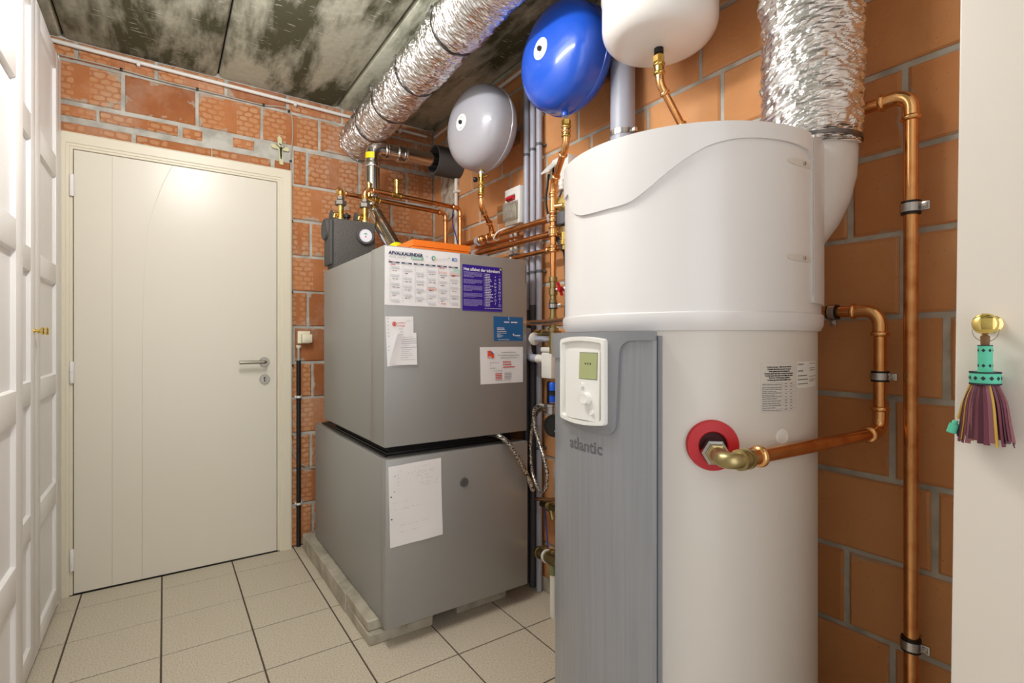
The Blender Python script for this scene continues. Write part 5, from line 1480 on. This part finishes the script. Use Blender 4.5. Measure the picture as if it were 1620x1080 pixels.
# mixing valve with gold cap, flap socket, gland box
mv = thing('mixing_valve', 'mixing valve with flat gold cap on grey collar beside the water heater', 'valve', (1.37, 1.575, 1.55))
cc = at(889, 322, X=1.36)
b = B(); lathe(b, [(0.0, -0.012), (0.028, -0.012), (0.032, -0.008), (0.032, 0.008), (0.029, 0.011), (0, 0.012)], cc, (-0.75, -0.35, 0.45), 32); part('gold_cap', b, M['gold_matt'], mv)
b = B(); lathe(b, [(0.036, 0), (0.040, 0.004), (0.040, 0.05), (0.034, 0.055), (0.02, 0.056)], (cc.x+0.012, cc.y-0.01, cc.z-0.092), (0, 0, 1), 32); part('grey_collar', b, M['pvc_dark'], mv)
nut(mv, (cc.x+0.012, cc.y-0.01, cc.z-0.113), (0, 0, 1), 0.03, 0.035, 'brass_dull', 'valve_body')
b = B(); lathe(b, [(0.013, 0), (0.013, 0.03), (0.017, 0.032), (0.017, 0.05), (0.009, 0.052), (0.009, 0.07), (0, 0.07)], (cc.x-0.01, cc.y-0.025, cc.z-0.125), (0, 0, -1), 16); part('drain_cock', b, M['brass'], mv)
cable = thing('cable', 'black cable looping down beside the copper riser to the grey clip', 'cable', at(866, 335, X=1.40))
b = B(); sweep(b, spline([at(868, 276, X=1.40), at(866, 295, X=1.39), at(864, 315, X=1.39), at(866, 335, X=1.39), at(872, 352, X=1.40)], 6), 0.005, 8); part('sheath', b, M['black'], cable)
cable2 = thing('cable', 'black cable hanging from the brass drain cock beside the water heater', 'cable', at(893, 450, X=1.37))
b = B(); sweep(b, spline([at(880, 374, X=1.37), at(888, 385, X=1.36), at(893, 405, X=1.36), at(894.5, 430, X=1.36), at(895, 470, X=1.36), at(894, 500, X=1.37)], 6), 0.0048, 8); part('sheath', b, M['black'], cable2)
b = B(); sweep(b, spline([at(881, 376, X=1.362), at(886, 384, X=1.355), at(891, 394, X=1.355)], 4), 0.0105, 10); part('foam_lagging', b, M['foam_black'], cable2)
fs = thing('flap_socket', 'beige wall socket with white hinged lid open, behind copper riser', 'socket', at(868, 275, X=1.42))
b = B(); box(b, 1.405, WR-0.001, 1.720, 1.768, 1.868, 1.925, 0.006); part('socket_body', b, M['ivory'], fs)
b = B()
lid = [(1.448, 1.712, 1.965), (1.448, 1.770, 1.965), (1.368, 1.770, 1.885), (1.368, 1.712, 1.885)]
poly(b, lid, (-0.003, 0, 0.005)); part('hinged_lid', b, M['box_white'], fs)
jb = thing('junction_box', 'white junction box with cable gland at the water heater top edge', 'box', at(893, 285, X=1.44))
pj = at(895, 272, X=1.44)
b = B(); box(b, pj.x-0.035, WR-0.001, pj.y-0.055, pj.y+0.055, pj.z-0.045, pj.z+0.06, 0.006); part('case', b, M['box_white'], jb)
pgl = at(889, 293, X=1.415)
b = B(); lathe(b, [(0.011, 0.03), (0.011, 0.014), (0.016, 0.013), (0.016, -0.003), (0.014, -0.004), (0.014, -0.018), (0.008, -0.022)], pgl, (0, 0, 1), 14); part('cable_gland', b, M['box_white'], jb)
b = B(); sweep(b, [pgl-Vector((0, 0, 0.02)), pgl-Vector((0.01, -0.01, 0.06)), pgl-Vector((0.03, -0.02, 0.085))], 0.004, 8); part('cable_tail', b, M['black'], jb)
b = B(); sweep(b, [pgl+Vector((0, 0, 0.025)), pgl+Vector((0.02, -0.005, 0.045))], 0.012, 12); part('gland_boss', b, M['box_white'], jb)

# fused switch box
eb = thing('switch_box', 'small white switch box with red rocker and clear flap on the right wall', 'box', (1.42, 2.047, 1.722))
b = B(); box(b, 1.402, 1.432, 1.984, 2.112, 1.722, 1.902, 0.004); box(b, 1.43, WR-0.001, 1.988, 2.108, 1.727, 1.897); cs_ = part('case', b, M['box_white'], eb)
b = B(); box(b, 1.4325, WR-0.0015, 1.9835, 1.9878, 1.727, 1.897); part('case_side_shade', b, M['pvc_dark'], eb)  # dark plate painting in the shade on the near side of the white case
b = B(); poly(b, [(1.402, 2.02, 1.868), (1.402, 2.085, 1.868), (1.402, 2.085, 1.848), (1.402, 2.02, 1.848)], (-0.004, 0, 0)); part('slot_lip', b, M['ink_grey'], eb)
b = B(); poly(b, [(1.402, 2.020, 1.862), (1.402, 2.020, 1.838), (1.384, 2.020, 1.845), (1.386, 2.020, 1.858)], (0, 0.062, 0)); part('rocker', b, M['red'], eb, False, label='red rocker switch')
b = B(); box(b, 1.396, 1.4015, 2.005, 2.095, 1.745, 1.82, 0.002); part('breaker_bay', b, M['ivory'], eb)
for y in (2.022, 2.040, 2.058, 2.076):
    b = B(); box(b, 1.388, 1.3965, y-0.0075, y+0.0075, 1.75, 1.815, 0.002); box(b, 1.382, 1.389, y-0.004, y+0.004, 1.775, 1.79, 0.001); part('breaker', b, M['box_white'], eb)
b = B()
flap = [(1.400, 1.738), (1.355, 1.728), (1.352, 1.732), (1.352, 1.812), (1.356, 1.816), (1.400, 1.832)]
inner = [(1.400, 1.740), (1.357, 1.730), (1.3535, 1.7335), (1.3535, 1.811), (1.357, 1.8145), (1.400, 1.830)]
O_ = [[b.verts.new((x, y, z)) for x, z in flap] for y in (1.995, 2.105)]; I_ = [[b.verts.new((x, y, z)) for x, z in inner] for y in (1.998, 2.102)]
for i in range(5):
    b.faces.new((O_[0][i], O_[0][i+1], O_[1][i+1], O_[1][i])); b.faces.new((I_[0][i], I_[1][i], I_[1][i+1], I_[0][i+1]))
for s in (0, 1): b.faces.new(O_[s]); b.faces.new(I_[s])
part('clear_flap', b, M['smoke'], eb, False, label='clear hinged flap')
for k, (x_, m_) in enumerate(((808.8, 'pvc_white'), (815.5, 'pvc_white'))):
    p = at(x_, 385, X=1.437)
    t = thing('conduit', ('left' if k == 0 else 'right')+' of the two thin white conduits below the switch box', 'conduit', (1.437, p.y, 1.2), 'thin conduits below the switch box')
    b = B(); lathe(b, [(0.0088, 1.2), (0.0088, 1.722)], (1.437, p.y, 0), seg=16); part('tube', b, M[m_], t)
    b = B(); ring(b, (1.437, p.y, 1.58), (0, 0, 1), 0.0088, 0.012, -0.006, 0.006, 16); box(b, 1.445, WR-0.001, p.y-0.006, p.y+0.006, 1.575, 1.585); part('saddle', b, M['pvc_dark'], t)
b = B(); sweep(b, spline([(1.42, 2.05, 1.722), (1.38, 2.10, 1.705), (1.365, 2.13, 1.69), (1.362, 2.15, 1.665), (1.385, 2.155, 1.66)], 6), 0.004, 8)
tag(part('cable', b, M['pvc_white'], None), 'white cable looped round the upper copper pipe under the switch box', 'cable')

# three grey conduits from ceiling to floor
for k, (px, lab) in enumerate(((833, 'left of the three grey conduits on the right wall'), (843, 'middle of the three grey conduits on the right wall'), (853, 'right of the three grey conduits, the one reaching the floor'))):
    p = at(px, 400, X=1.428); y = p.y
    t = thing('conduit', lab, 'conduit', (1.428, y, 0.0), 'grey conduits on the right wall')
    zl = 1.24 if k < 2 else 0.002
    b = B(); lathe(b, [(0.0142, zl), (0.0142, 2.524)], (1.428, y, 0), seg=18); part('tube', b, M['pvc_grey' if k < 2 else 'pvc_grey'], t)
    if k < 2:
        b = B(); lathe(b, [(0.0155, 0.002), (0.0155, 1.30 if k == 0 else 1.32), (0.0142, 1.302 if k == 0 else 1.322)], (1.428, y, 0), seg=18); part('dark_tube', b, M['pvc_dark'], t)
    for zc_ in (2.04+0.01*k, 1.475, 0.66):
        b = B(); ring(b, (1.428, y, zc_), (0, 0, 1), 0.0142, 0.0165, -0.006, 0.006, 18); box(b, 1.443, WR-0.001, y-0.017, y+0.005, zc_-0.005, zc_+0.005, 0.001); part('saddle', b, M['pvc_dark'], t)

# white conduit in the corner and under the ceiling
cw = thing('conduit', 'white conduit running along the top of the back wall and the corner', 'conduit', (0.3, 3.02, 2.48))
b = B(); sweep(b, [(-0.75, 3.024, 2.497), (1.40, 3.024, 2.474)], 0.0095, 14); part('tube', b, M['pvc_white'], cw)
b = B(); sweep(b, [(1.448, 3.00, 2.474), (1.448, 2.0, 2.480)], 0.0095, 14); part('tube', b, M['pvc_white'], cw)
for x in (at(219, 97, Y=3.02).x, at(467, 161, Y=3.02).x, 1.22):
    z = 2.4785-(x-0.3)*0.0107
    b = B(); box(b, x-0.007, x+0.007, 3.010, WB-0.001, z-0.014, z+0.010, 0.002); part('saddle_clip', b, M['pvc_white'], cw)
p = at(721.5, 300, X=1.443)
cv = thing('conduit', 'white vertical conduit in the corner behind the grey vessel', 'conduit', (1.443, p.y, 1.3))
b = B(); lathe(b, [(0.0105, 1.3), (0.0105, 2.47)], (1.443, p.y, 0), seg=16); part('tube', b, M['pvc_white'], cv)
zc_ = at(722, 303, X=1.443).z
b = B(); box(b, 1.430, WR-0.001, p.y-0.026, p.y+0.016, zc_-0.008, zc_+0.008, 0.002); part('saddle_clip', b, M['pvc_white'], cv)
b = B(); sweep(b, spline([at(719, 325, X=1.40), at(716, 340, X=1.40), at(717, 358, X=1.41), at(721, 372, X=1.42), at(724, 385, X=1.43)], 6), 0.0035, 8)
tag(part('cable', b, M['cable_blue'], None), 'thin blue cable hanging beside the copper pipes in the corner', 'cable')

# ------------------------------------------------------------------ things low down between boiler and heater
wfh = thing('filter_housing', 'white square filter housing in the gap left of the water heater', 'filter', at(872, 598, X=1.38))
p = at(873, 575, X=1.375); zt1, zb1 = at(873, 549, X=1.375).z, at(873, 598, X=1.375).z
b = B(); box(b, p.x-0.032, p.x+0.032, p.y-0.035, p.y+0.035, zb1, zt1-0.022, 0.006); part('bowl', b, M['pvc_white'], wfh)
b = B(); box(b, p.x-0.034, p.x+0.034, p.y-0.038, p.y+0.038, zt1-0.020, zt1, 0.005); part('lid', b, M['pvc_white'], wfh)
b = B(); lathe(b, [(0.019, 0), (0.019, 0.02), (0.024, 0.021), (0.024, 0.03)], (p.x, p.y, zt1), seg=20); part('neck', b, M['brass_dull'], wfh)
b = B(); a0 = at(868, 547, X=1.37); a1 = at(866, 536, X=1.36); a2 = at(848, 536, X=1.36); a3 = at(842, 535, X=1.36)
sweep(b, spline([p+Vector((0, 0, zt1-p.z+0.02)), a1, a2], 6), 0.013, 14); part('inlet_tube', b, M['pvc_grey'], wfh)
b = B(); ax = (a3-a2).normalized(); lathe(b, [(0.012, -0.012), (0.026, -0.010), (0.029, -0.004), (0.029, 0.004), (0.022, 0.008), (0, 0.008)], a2.lerp(a3, 0.4), -ax, 26); part('inlet_flange', b, M['pvc_white'], wfh)
o1 = at(866, 568, X=1.36); o2 = at(852, 567, X=1.36); o3 = at(838, 566, X=1.36)
b = B(); sweep(b, [o1, o2], 0.017, 16); collar_ring(b, o2, (o2-o1), 0.017, 0.008, 1.15); collar_ring(b, o1.lerp(o2, 0.5), (o2-o1), 0.017, 0.006, 1.12); part('outlet_socket', b, M['pvc_white'], wfh)
b = B(); tube(b, [o2, o3, at(834, 545, X=1.36), at(834, 520, X=1.37)], 0.0175, 0.03, 16); part('outlet_elbow', b, M['pvc_grey'], wfh)
mf = thing('brass_manifold', 'dull brass tee pieces above the white filter housing', 'fitting', at(870, 528, X=1.37))
b = B(); sweep(b, [at(850, 527, X=1.38), at(885, 527, X=1.36)], 0.011, 14); sweep(b, [at(874, 512, X=1.345), at(874, 540, X=1.345)], 0.013, 14); part('tee', b, M['brass_dull'], mf)
nut(mf, at(858, 527, X=1.375), (0, 1, 0), 0.018, 0.02, 'brass_dull'); nut(mf, at(848, 526, X=1.382), (0, 1, 0), 0.016, 0.012, 'brass')
fv = thing('filling_set', 'blue and black filling valve with black pressure gauge left of the water heater', 'valve', at(873, 636, X=1.37))
p = at(874, 620, X=1.365)
b = B(); lathe(b, [(0.020, -0.042), (0.021, -0.040), (0.021, -0.004), (0.017, 0.0), (0.017, 0.006), (0.021, 0.008), (0.021, 0.036), (0.017, 0.042), (0, 0.042)], p, seg=22); part('blue_body', b, M['blue_plastic'], fv, label='bright blue plastic body')
b = B(); ring(b, p, (0, 0, 1), 0.0205, 0.0245, -0.012, 0.006, 22); box(b, p.x-0.03, p.x-0.018, p.y-0.004, p.y+0.004, p.z-0.045, p.z+0.045, 0.002); box(b, p.x-0.006, p.x+0.006, p.y+0.018, p.y+0.028, p.z-0.045, p.z+0.045, 0.002); part('black_cage', b, M['black'], fv)
q = at(872, 645, X=1.365)
b = B(); lathe(b, [(0.018, -0.024), (0.024, -0.022), (0.024, 0.004), (0.029, 0.006), (0.029, 0.018), (0.02, 0.020)], q, seg=20); sweep(b, [q, at(860, 643, X=1.36)], 0.010, 12); part('metal_socket', b, M['zinc'], fv)
p = at(874, 673, X=1.36)
b = B(); lathe(b, [(0.045, 0), (0.048, 0.004), (0.048, 0.024), (0.046, 0.028), (0.042, 0.028), (0.041, 0.025), (0, 0.025)], p+Vector((0.02, 0.0, 0)), (-0.85, -0.5, 0), 36); gz = part('gauge', b, M['black'], fv)
b = B(); ax = Vector((-0.85, -0.5, 0)).normalized(); sd = Vector((-ax.y, ax.x, 0)); o = p+Vector((0.02, 0, 0))+ax*0.0255
for dx, dz in ((-0.02, -0.018), (-0.006, -0.021), (-0.012, 0.02)): rect_bar(b, o-sd*dx+UZ*dz, sd, UZ, -0.004, 0.004, -0.003, 0.003, ax, 0.0003)
part('gauge_print', b, M['ink_pale'], gz, False)['kind'] = 'stuff'
hs = thing('braided_hose', 'steel braided hose draping out of the gap between the boiler cabinets', 'hose', at(845, 775, X=1.345))
b = B(); sweep(b, spline([(1.10, 2.02, 0.745), (1.17, 1.90, 0.748), at(790, 690, Y=1.815), at(806, 703, Y=1.785), at(822, 728, Y=1.775), at(834, 752, Y=1.78), at(843, 775, Y=1.79)], 8), 0.0105, 14); part('braid', b, M['braid'], hs)
hs2 = thing('braided_hose', 'steel braided hose looping down from the filling valve and back', 'hose', at(858, 778, X=1.345))
b = B(); sweep(b, spline([at(862, 642, X=1.36), at(853, 641, X=1.35), at(845, 650, X=1.345), at(846, 675, X=1.345), at(853, 700, X=1.345), at(861, 725, X=1.34), at(865.5, 750, X=1.34), at(864, 770, X=1.34), at(858, 777, X=1.34), at(851, 772, X=1.345), at(844, 755, X=1.355), at(840, 735, X=1.36), at(839, 700, X=1.37), at(843, 665, X=1.375), at(852, 650, X=1.375), at(860, 646, X=1.372)], 6), 0.0085, 12); part('braid', b, M['braid'], hs2)
st = pipe_run('copper_pipe', 'small salmon copper stub low in the gap, below the hose loop', 'pipe', [at(848, 789, X=1.35), at(870, 790, X=1.33), at(888, 789, X=1.30)], 0.0075, bend=0.2, fit=False, m='copper_bright')
vb = thing('drain_valve', 'brass valve body low in the gap beneath the salmon copper stub', 'valve', at(868, 800, X=1.39))
b = B(); sweep(b, [at(858, 796, X=1.40), at(884, 806, X=1.37)], 0.016, 14); lathe(b, [(0.02, -0.01), (0.024, -0.008), (0.024, 0.008), (0.02, 0.01)], at(870, 800, X=1.39), (0.2, -1, -0.1), 18); part('valve_body', b, M['brass_dull'], vb)
b = B(); sweep(b, [at(872, 806, X=1.385), at(875, 822, X=1.38)], 0.011, 12); part('spout', b, M['brass_dull'], vb)
ms = thing('drain_manifold', 'dull brass manifold near the floor with white bracket and drain hose', 'fitting', at(868, 960, X=1.38))
m0, m1 = at(853, 873, X=1.37), at(890, 892, X=1.33)
b = B(); ax = (m1-m0).normalized(); sweep(b, [m0, m1], 0.025, 20); lathe(b, [(0.025, -0.004), (0.027, -0.003), (0.027, 0.012), (0.02, 0.014)], m0, ax, 20); part('brass_body', b, M['brass_dull'], ms)
nut(ms, at(863, 866, X=1.37), (0, 0, 1), 0.016, 0.014, 'brass_dull'); nut(ms, at(874, 872, X=1.355), (0, 0, 1), 0.015, 0.014, 'brass_dull')
b = B(); ring(b, m0.lerp(m1, 0.38), ax, 0.0255, 0.029, -0.007, 0.007, 20); part('white_bracket', b, M['pvc_white'], ms)
c_ = m0.lerp(m1, 0.62)
b = B(); lathe(b, [(0.016, -0.02), (0.018, -0.024), (0.018, -0.062), (0.014, -0.064)], c_, seg=16); part('green_connector', b, mat('green_connector', rgb(116, 122, 84), 0.5), ms)
b = B(); lathe(b, [(0.0145, 0.0), (0.0145, c_.z-0.06)], (c_.x, c_.y, 0), seg=18); part('drain_hose', b, M['pvc_white'], ms)
b = B(); sweep(b, spline([at(861, 800, X=1.40), at(864, 830, X=1.40), at(867, 865, X=1.375)], 6), 0.003, 8)
tag(part('cable', b, M['cable_blue'], None), 'thin dark blue cable running down to the brass manifold near the floor', 'cable')

# ------------------------------------------------------------------ back wall odds and ends
so = thing('wall_socket', 'ivory surface socket with plug cap on the back wall beside the door', 'socket', at(483, 546, Y=WB))
p = at(480.5, 534, Y=WB)
b = B(); box(b, p.x-0.035, p.x+0.033, WB-0.012, WB-0.001, p.z-0.033, p.z+0.037, 0.003); part('base_plate', b, M['ivory'], so)
b = B(); box(b, p.x-0.018, p.x+0.036, WB-0.052, WB-0.012, p.z-0.028, p.z+0.020, 0.004); part('cover', b, M['ivory'], so)
b = B(); box(b, p.x-0.010, p.x+0.034, WB-0.055, WB-0.051, p.z-0.018, p.z+0.012, 0.002); part('flap', b, M['ivory'], so)
p2 = at(472.5, 548, Y=WB-0.015)
b = B(); lathe(b, [(0.014, 0.008), (0.014, -0.004), (0.008, -0.012)], (p2.x, WB-0.014, p2.z), seg=16); part('inlet', b, M['ivory'], so)
zA, zB = at(472.5, 570, Y=WB-0.015).z, at(472.5, 868, Y=WB-0.015).z
tr = thing('cable_conduit', 'black upright cable conduit from the socket to the floor', 'conduit', (p2.x, WB-0.014, 0.0))
b = B(); lathe(b, [(0.0075, p2.z-0.01), (0.0075, zA-0.002)], (p2.x, WB-0.014, 0), seg=14); part('grey_cable', b, M['cable_grey'], tr)
b = B(); lathe(b, [(0.0115, 0.003), (0.0115, zA)], (p2.x, WB-0.014, 0), seg=18); part('tube', b, M['black'], tr)
for y_ in (627, 795):
    z = at(473, y_, Y=WB).z
    b = B(); ring(b, (p2.x, WB-0.014, z), (0, 0, 1), 0.0115, 0.014, -0.006, 0.006, 18); box(b, p2.x-0.019, p2.x+0.019, WB-0.008, WB-0.001, z-0.006, z+0.006, 0.001); part('saddle_clip', b, M['pvc_white'], tr)
wc = thing('clipped_cable', 'thin grey cable clipped above the door and down its right side', 'cable', at(462, 740, Y=WB))
cp_ = [at(x, y, Y=WB-0.006) for x, y in ((92, 86), (140, 97), (192, 110), (250, 126), (312, 141), (370, 155), (417, 166), (445, 169), (457, 174), (462, 186), (463, 215), (460, 255), (461.5, 300), (462, 350), (461.5, 420), (462, 500), (463, 560), (461, 620), (461, 680), (463, 710), (472, 730), (486, 738), (500, 740))]
b = B(); sweep(b, spline(cp_, 4), 0.0034, 8); part('sheath', b, M['cable_grey'], wc)
for x, y in ((192, 110), (312, 141), (417, 166), (457, 176), (459.8, 255), (461.5, 350), (462, 462), (462.5, 578), (461, 690)):
    p = at(x, y, Y=WB-0.006)
    b = B(); box(b, p.x-0.0055, p.x+0.0055, WB-0.013, WB-0.001, p.z-0.006, p.z+0.006, 0.0015); part('cable_clip', b, M['black'], wc)

cr = thing('crucifix', 'small pale green crucifix with dark bronze figure above the door corner', 'crucifix', at(446.5, 267, Y=WB))
o = at(443, 234, Y=WB-0.001); b = B()
def cpt(x, z): return (o.x+x, WB-0.0015, o.z+z)
Wd = 0.0112
out = [(-Wd, 0.052), (-Wd*0.95, Wd), (-0.042, Wd*1.0), (-0.047, Wd*0.2), (-0.042, -Wd*0.95), (-Wd, -Wd), (-Wd*0.85, -0.092), (Wd*0.85, -0.092), (Wd, -Wd), (0.040, -Wd), (0.046, 0), (0.040, Wd), (Wd*0.95, Wd), (Wd, 0.052), (0.004, 0.060), (-0.004, 0.060)]
th_ = math.radians(4)
poly(b, [cpt(x*math.cos(th_)-z*-math.sin(th_)*-1, z*math.cos(th_)+x*math.sin(th_)*-1) for x, z in out], (0, -0.007, 0)); part('cross', b, M['cross'], cr, True, 30)
b = B(); ring(b, (o.x-0.0035, WB-0.005, o.z+0.066), (0, 1, 0), 0.003, 0.006, -0.0015, 0.0015, 14); part('hanging_loop', b, M['cross'], cr)
b = B(); box(b, o.x-0.007, o.x+0.007, WB-0.0105, WB-0.0085, o.z+0.014, o.z+0.020, 0.0005, M=Matrix.Translation((o.x, 0, o.z+0.017)) @ Matrix.Rotation(0.5, 4, 'Y') @ Matrix.Translation((-o.x, 0, -o.z-0.017))); part('scroll', b, M['bronze'], cr)
# the small cast figure, one skinned body
me = bpy.data.meshes.new('figure')
J_ = {'pel': (0, 0, -0.032), 'chest': (0, -0.001, -0.008), 'neck': (0, -0.001, 0.0), 'head': (0.001, -0.003, 0.006), 'sl': (-0.006, 0, -0.002), 'hl': (-0.024, 0.001, 0.012), 'sr': (0.006, 0, -0.002), 'hr': (0.021, 0.001, 0.009),
      'kl': (-0.0025, -0.004, -0.046), 'fl': (0.0005, 0, -0.064), 'kr': (0.003, -0.003, -0.046), 'fr': (0.0015, 0, -0.064)}
ks = list(J_); ed = [('pel', 'chest'), ('chest', 'neck'), ('neck', 'head'), ('chest', 'sl'), ('sl', 'hl'), ('chest', 'sr'), ('sr', 'hr'), ('pel', 'kl'), ('kl', 'fl'), ('pel', 'kr'), ('kr', 'fr')]
rad = {'pel': 0.0052, 'chest': 0.006, 'neck': 0.0025, 'head': 0.0042, 'sl': 0.0028, 'hl': 0.0016, 'sr': 0.0028, 'hr': 0.0016, 'kl': 0.0027, 'fl': 0.0018, 'kr': 0.0027, 'fr': 0.0018}
me.from_pydata([(o.x+0.0025+J_[k][0], WB-0.0125+J_[k][1], o.z+J_[k][2]) for k in ks], [(ks.index(a), ks.index(c)) for a, c in ed], [])
fo = bpy.data.objects.new('figure', me); COL.objects.link(fo)
sk = fo.modifiers.new('skin', 'SKIN'); fo.modifiers.new('sub', 'SUBSURF').levels = 1
for i, k in enumerate(ks): me.skin_vertices[0].data[i].radius = (rad[k], rad[k]*0.8)
me.skin_vertices[0].data[0].use_root = True
dg_ = bpy.context.evaluated_depsgraph_get(); m2_ = bpy.data.meshes.new_from_object(fo.evaluated_get(dg_)); bpy.data.objects.remove(fo)
dress(m2_, M['bronze'], True, 80); part('figure', m2_, None, cr)

# ------------------------------------------------------------------ cream cupboard at the right, knob and tassel
cb = thing('tall_cupboard', 'tall cream cupboard at the right picture edge with brass knob', 'cupboard', (1.1, -0.2, 0.0))
CX = 0.765
def edge_y(px): return at(px, 540, X=CX).y
y1 = edge_y(1511)
b = B(); box(b, CX+0.024, 1.40, -0.50, y1-0.004, 0.0, 2.15); part('carcass', b, M['cupboard'], cb, False)
b = B(); box(b, CX, CX+0.021, y1-0.46, y1, 0.012, 2.14, 0.0025)
dr = finish(b, 'door', M['cupboard'])
piv = Vector((CX, y1-0.2, EYE)); dr.transform(Matrix.Translation(piv) @ Matrix.Rotation(math.radians(0.62), 4, 'X') @ Matrix.Translation(-piv))
dr = part('door', dr, None, cb)
kp_ = at(1558, 512, X=CX-0.026); kp_.x = CX
b = B(); lathe(b, [(0.010, 0), (0.010, 0.002), (0.0048, 0.006), (0.0042, 0.014), (0.0075, 0.018), (0.0112, 0.022), (0.0118, 0.0255), (0.0105, 0.029), (0.006, 0.0315), (0, 0.0322)], kp_, (-1, 0, 0), 40)
part('door_knob', b, M['gold'], dr, label='polished brass knob')
TX, TY = CX-0.0145, at(1558.5, 560, X=CX-0.0145).y
ts = thing('tassel', 'leather tassel in turquoise and maroon hanging from the brass knob', 'tassel', (TX, TY, 1.045))
def tz(py): return at(1558, py, X=TX).z
b = B(); c_ = Vector((TX+0.002, TY, kp_.z-0.006)); n_ = 24
sweep(b, [c_+Vector((0, math.cos(PI*k/n_*1.0+PI)*0.0115, -abs(math.sin(PI*k/n_))*0.0135)) for k in range(n_+1)], 0.0005, 6); part('wire_ring', b, M['zinc'], ts)
b = B(); lathe(b, [(0.0022, tz(529)), (0.0042, tz(532)), (0.0038, tz(545)), (0.003, tz(548))], (TX, TY, 0), seg=16); part('cord_knot', b, M['cork'], ts)
b = B(); lathe(b, [(0.003, tz(546)), (0.0063, tz(546)), (0.0063, tz(588.5)), (0.003, tz(588.5))], (TX, TY, 0), seg=28); sl_ = part('sleeve', b, M['turquoise'], ts)
b = B(); lathe(b, [(0.004, tz(588)), (0.0128, tz(588.5)), (0.0132, tz(589.5)), (0.0132, tz(606)), (0.0128, tz(607)), (0.004, tz(607))], (TX, TY, 0), seg=36); bn_ = part('band', b, M['turquoise'], ts)
b = B()
for z in (tz(588.8), tz(606.6)): ring(b, (TX, TY, z), (0, 0, 1), 0.0125, 0.0136, -0.0008, 0.0008, 36)
ring(b, (TX, TY, tz(546.3)), (0, 0, 1), 0.005, 0.0065, -0.0005, 0.0005, 28); part('dark_edge', b, M['ink'], ts)
def diamonds(R_, zs_, n, w_, h_, par, ph=0.0):
    b = B()
    for z in zs_:
        for k in range(n):
            a = 2*PI*(k+ph)/n
            def q(da, dz): return (TX+R_*math.cos(a+da), TY+R_*math.sin(a+da), z+dz)
            da = w_/R_/2
            c0 = b.verts.new((TX+R_*1.03*math.cos(a), TY+R_*1.03*math.sin(a), z))
            vs = [b.verts.new(q(-da, 0)), b.verts.new(q(0, -h_/2)), b.verts.new(q(da, 0)), b.verts.new(q(0, h_/2))]
            for i in range(4): b.faces.new((vs[i], vs[(i+1) % 4], c0))
    part('diamond_print', b, M['ink'], par, False)['kind'] = 'stuff'
diamonds(0.00645, (tz(554), tz(578)), 7, 0.0036, 0.0042, sl_, 0.5); diamonds(0.01345, (tz(597.5),), 12, 0.0045, 0.0050, bn_, 0.2)
tr_ = random.Random(5)
zt0 = tz(607)
for k in range(32):
    a = 2*PI*k/32+tr_.uniform(-0.05, 0.05); r0 = 0.0108; r1 = 0.0215*(1 if math.sin(a)**2 > 0.3 else 0.55)
    r1x = 0.0125; ex = Vector((math.cos(a)*r1x, math.sin(a)*0.0235, 0))
    zb_ = tz(697+tr_.uniform(-5, 6)); p0 = Vector((TX+math.cos(a)*r0, TY+math.sin(a)*r0, zt0)); p3 = Vector((TX, TY, zb_))+ex
    p1 = p0.lerp(p3, 0.3)+Vector((math.cos(a)*0.0015, math.sin(a)*0.003, 0)); p2_ = p0.lerp(p3, 0.7)+Vector((0, math.sin(a)*0.0012, 0))
    pts = spline([p0, p1, p2_, p3], 3); b = B(); rows = []
    sd = Vector((-math.sin(a), math.cos(a), 0)); nn = Vector((math.cos(a), math.sin(a), 0)); tw_ = tr_.uniform(-0.5, 0.5)
    for i, p in enumerate(pts):
        w_ = (0.0016+0.0012*i/len(pts))*(0.6 if k in (3, 11, 19, 26) else 1.0); tt = tw_*i/len(pts); s2 = sd*math.cos(tt)+nn*math.sin(tt); n2 = nn*math.cos(tt)-sd*math.sin(tt)
        rows.append([b.verts.new(p+s2*w_*e+n2*0.0004*f_) for e, f_ in ((-1, -1), (1, -1), (1, 1), (-1, 1))])
    for A_, C_ in zip(rows, rows[1:]):
        for i in range(4): b.faces.new((A_[i], A_[(i+1) % 4], C_[(i+1) % 4], C_[i]))
    b.faces.new(rows[0]); b.faces.new(rows[-1])
    part('leather_strip', b, M['mustard' if k in (3, 11, 19, 26) else ('maroon', 'maroon_dark', 'maroon', 'maroon_pale', 'maroon_dark')[k % 5]], ts, True, 40)
# little charm on a mustard thong at the left
q0 = Vector((TX-0.003, TY+0.011, zt0)); q1 = at(1517, 662, X=TX-0.002); q2 = at(1510, 670, X=TX-0.002); q3 = at(1504, 688, X=TX-0.002)
b = B(); sweep(b, [q0, q0.lerp(q1, 0.6)+Vector((0, 0.001, 0)), q1], 0.0016, 8); part('thong', b, M['mustard'], ts)
b = B(); ax = (q3-q2).normalized(); lathe(b, [(0.0022, -0.004), (0.0028, -0.003), (0.0028, 0.0), (0.0046, 0.0), (0.0050, 0.0105), (0.0, 0.0105)], q2, ax, 18); part('charm', b, M['turquoise'], ts)

bpy.context.view_layer.update()
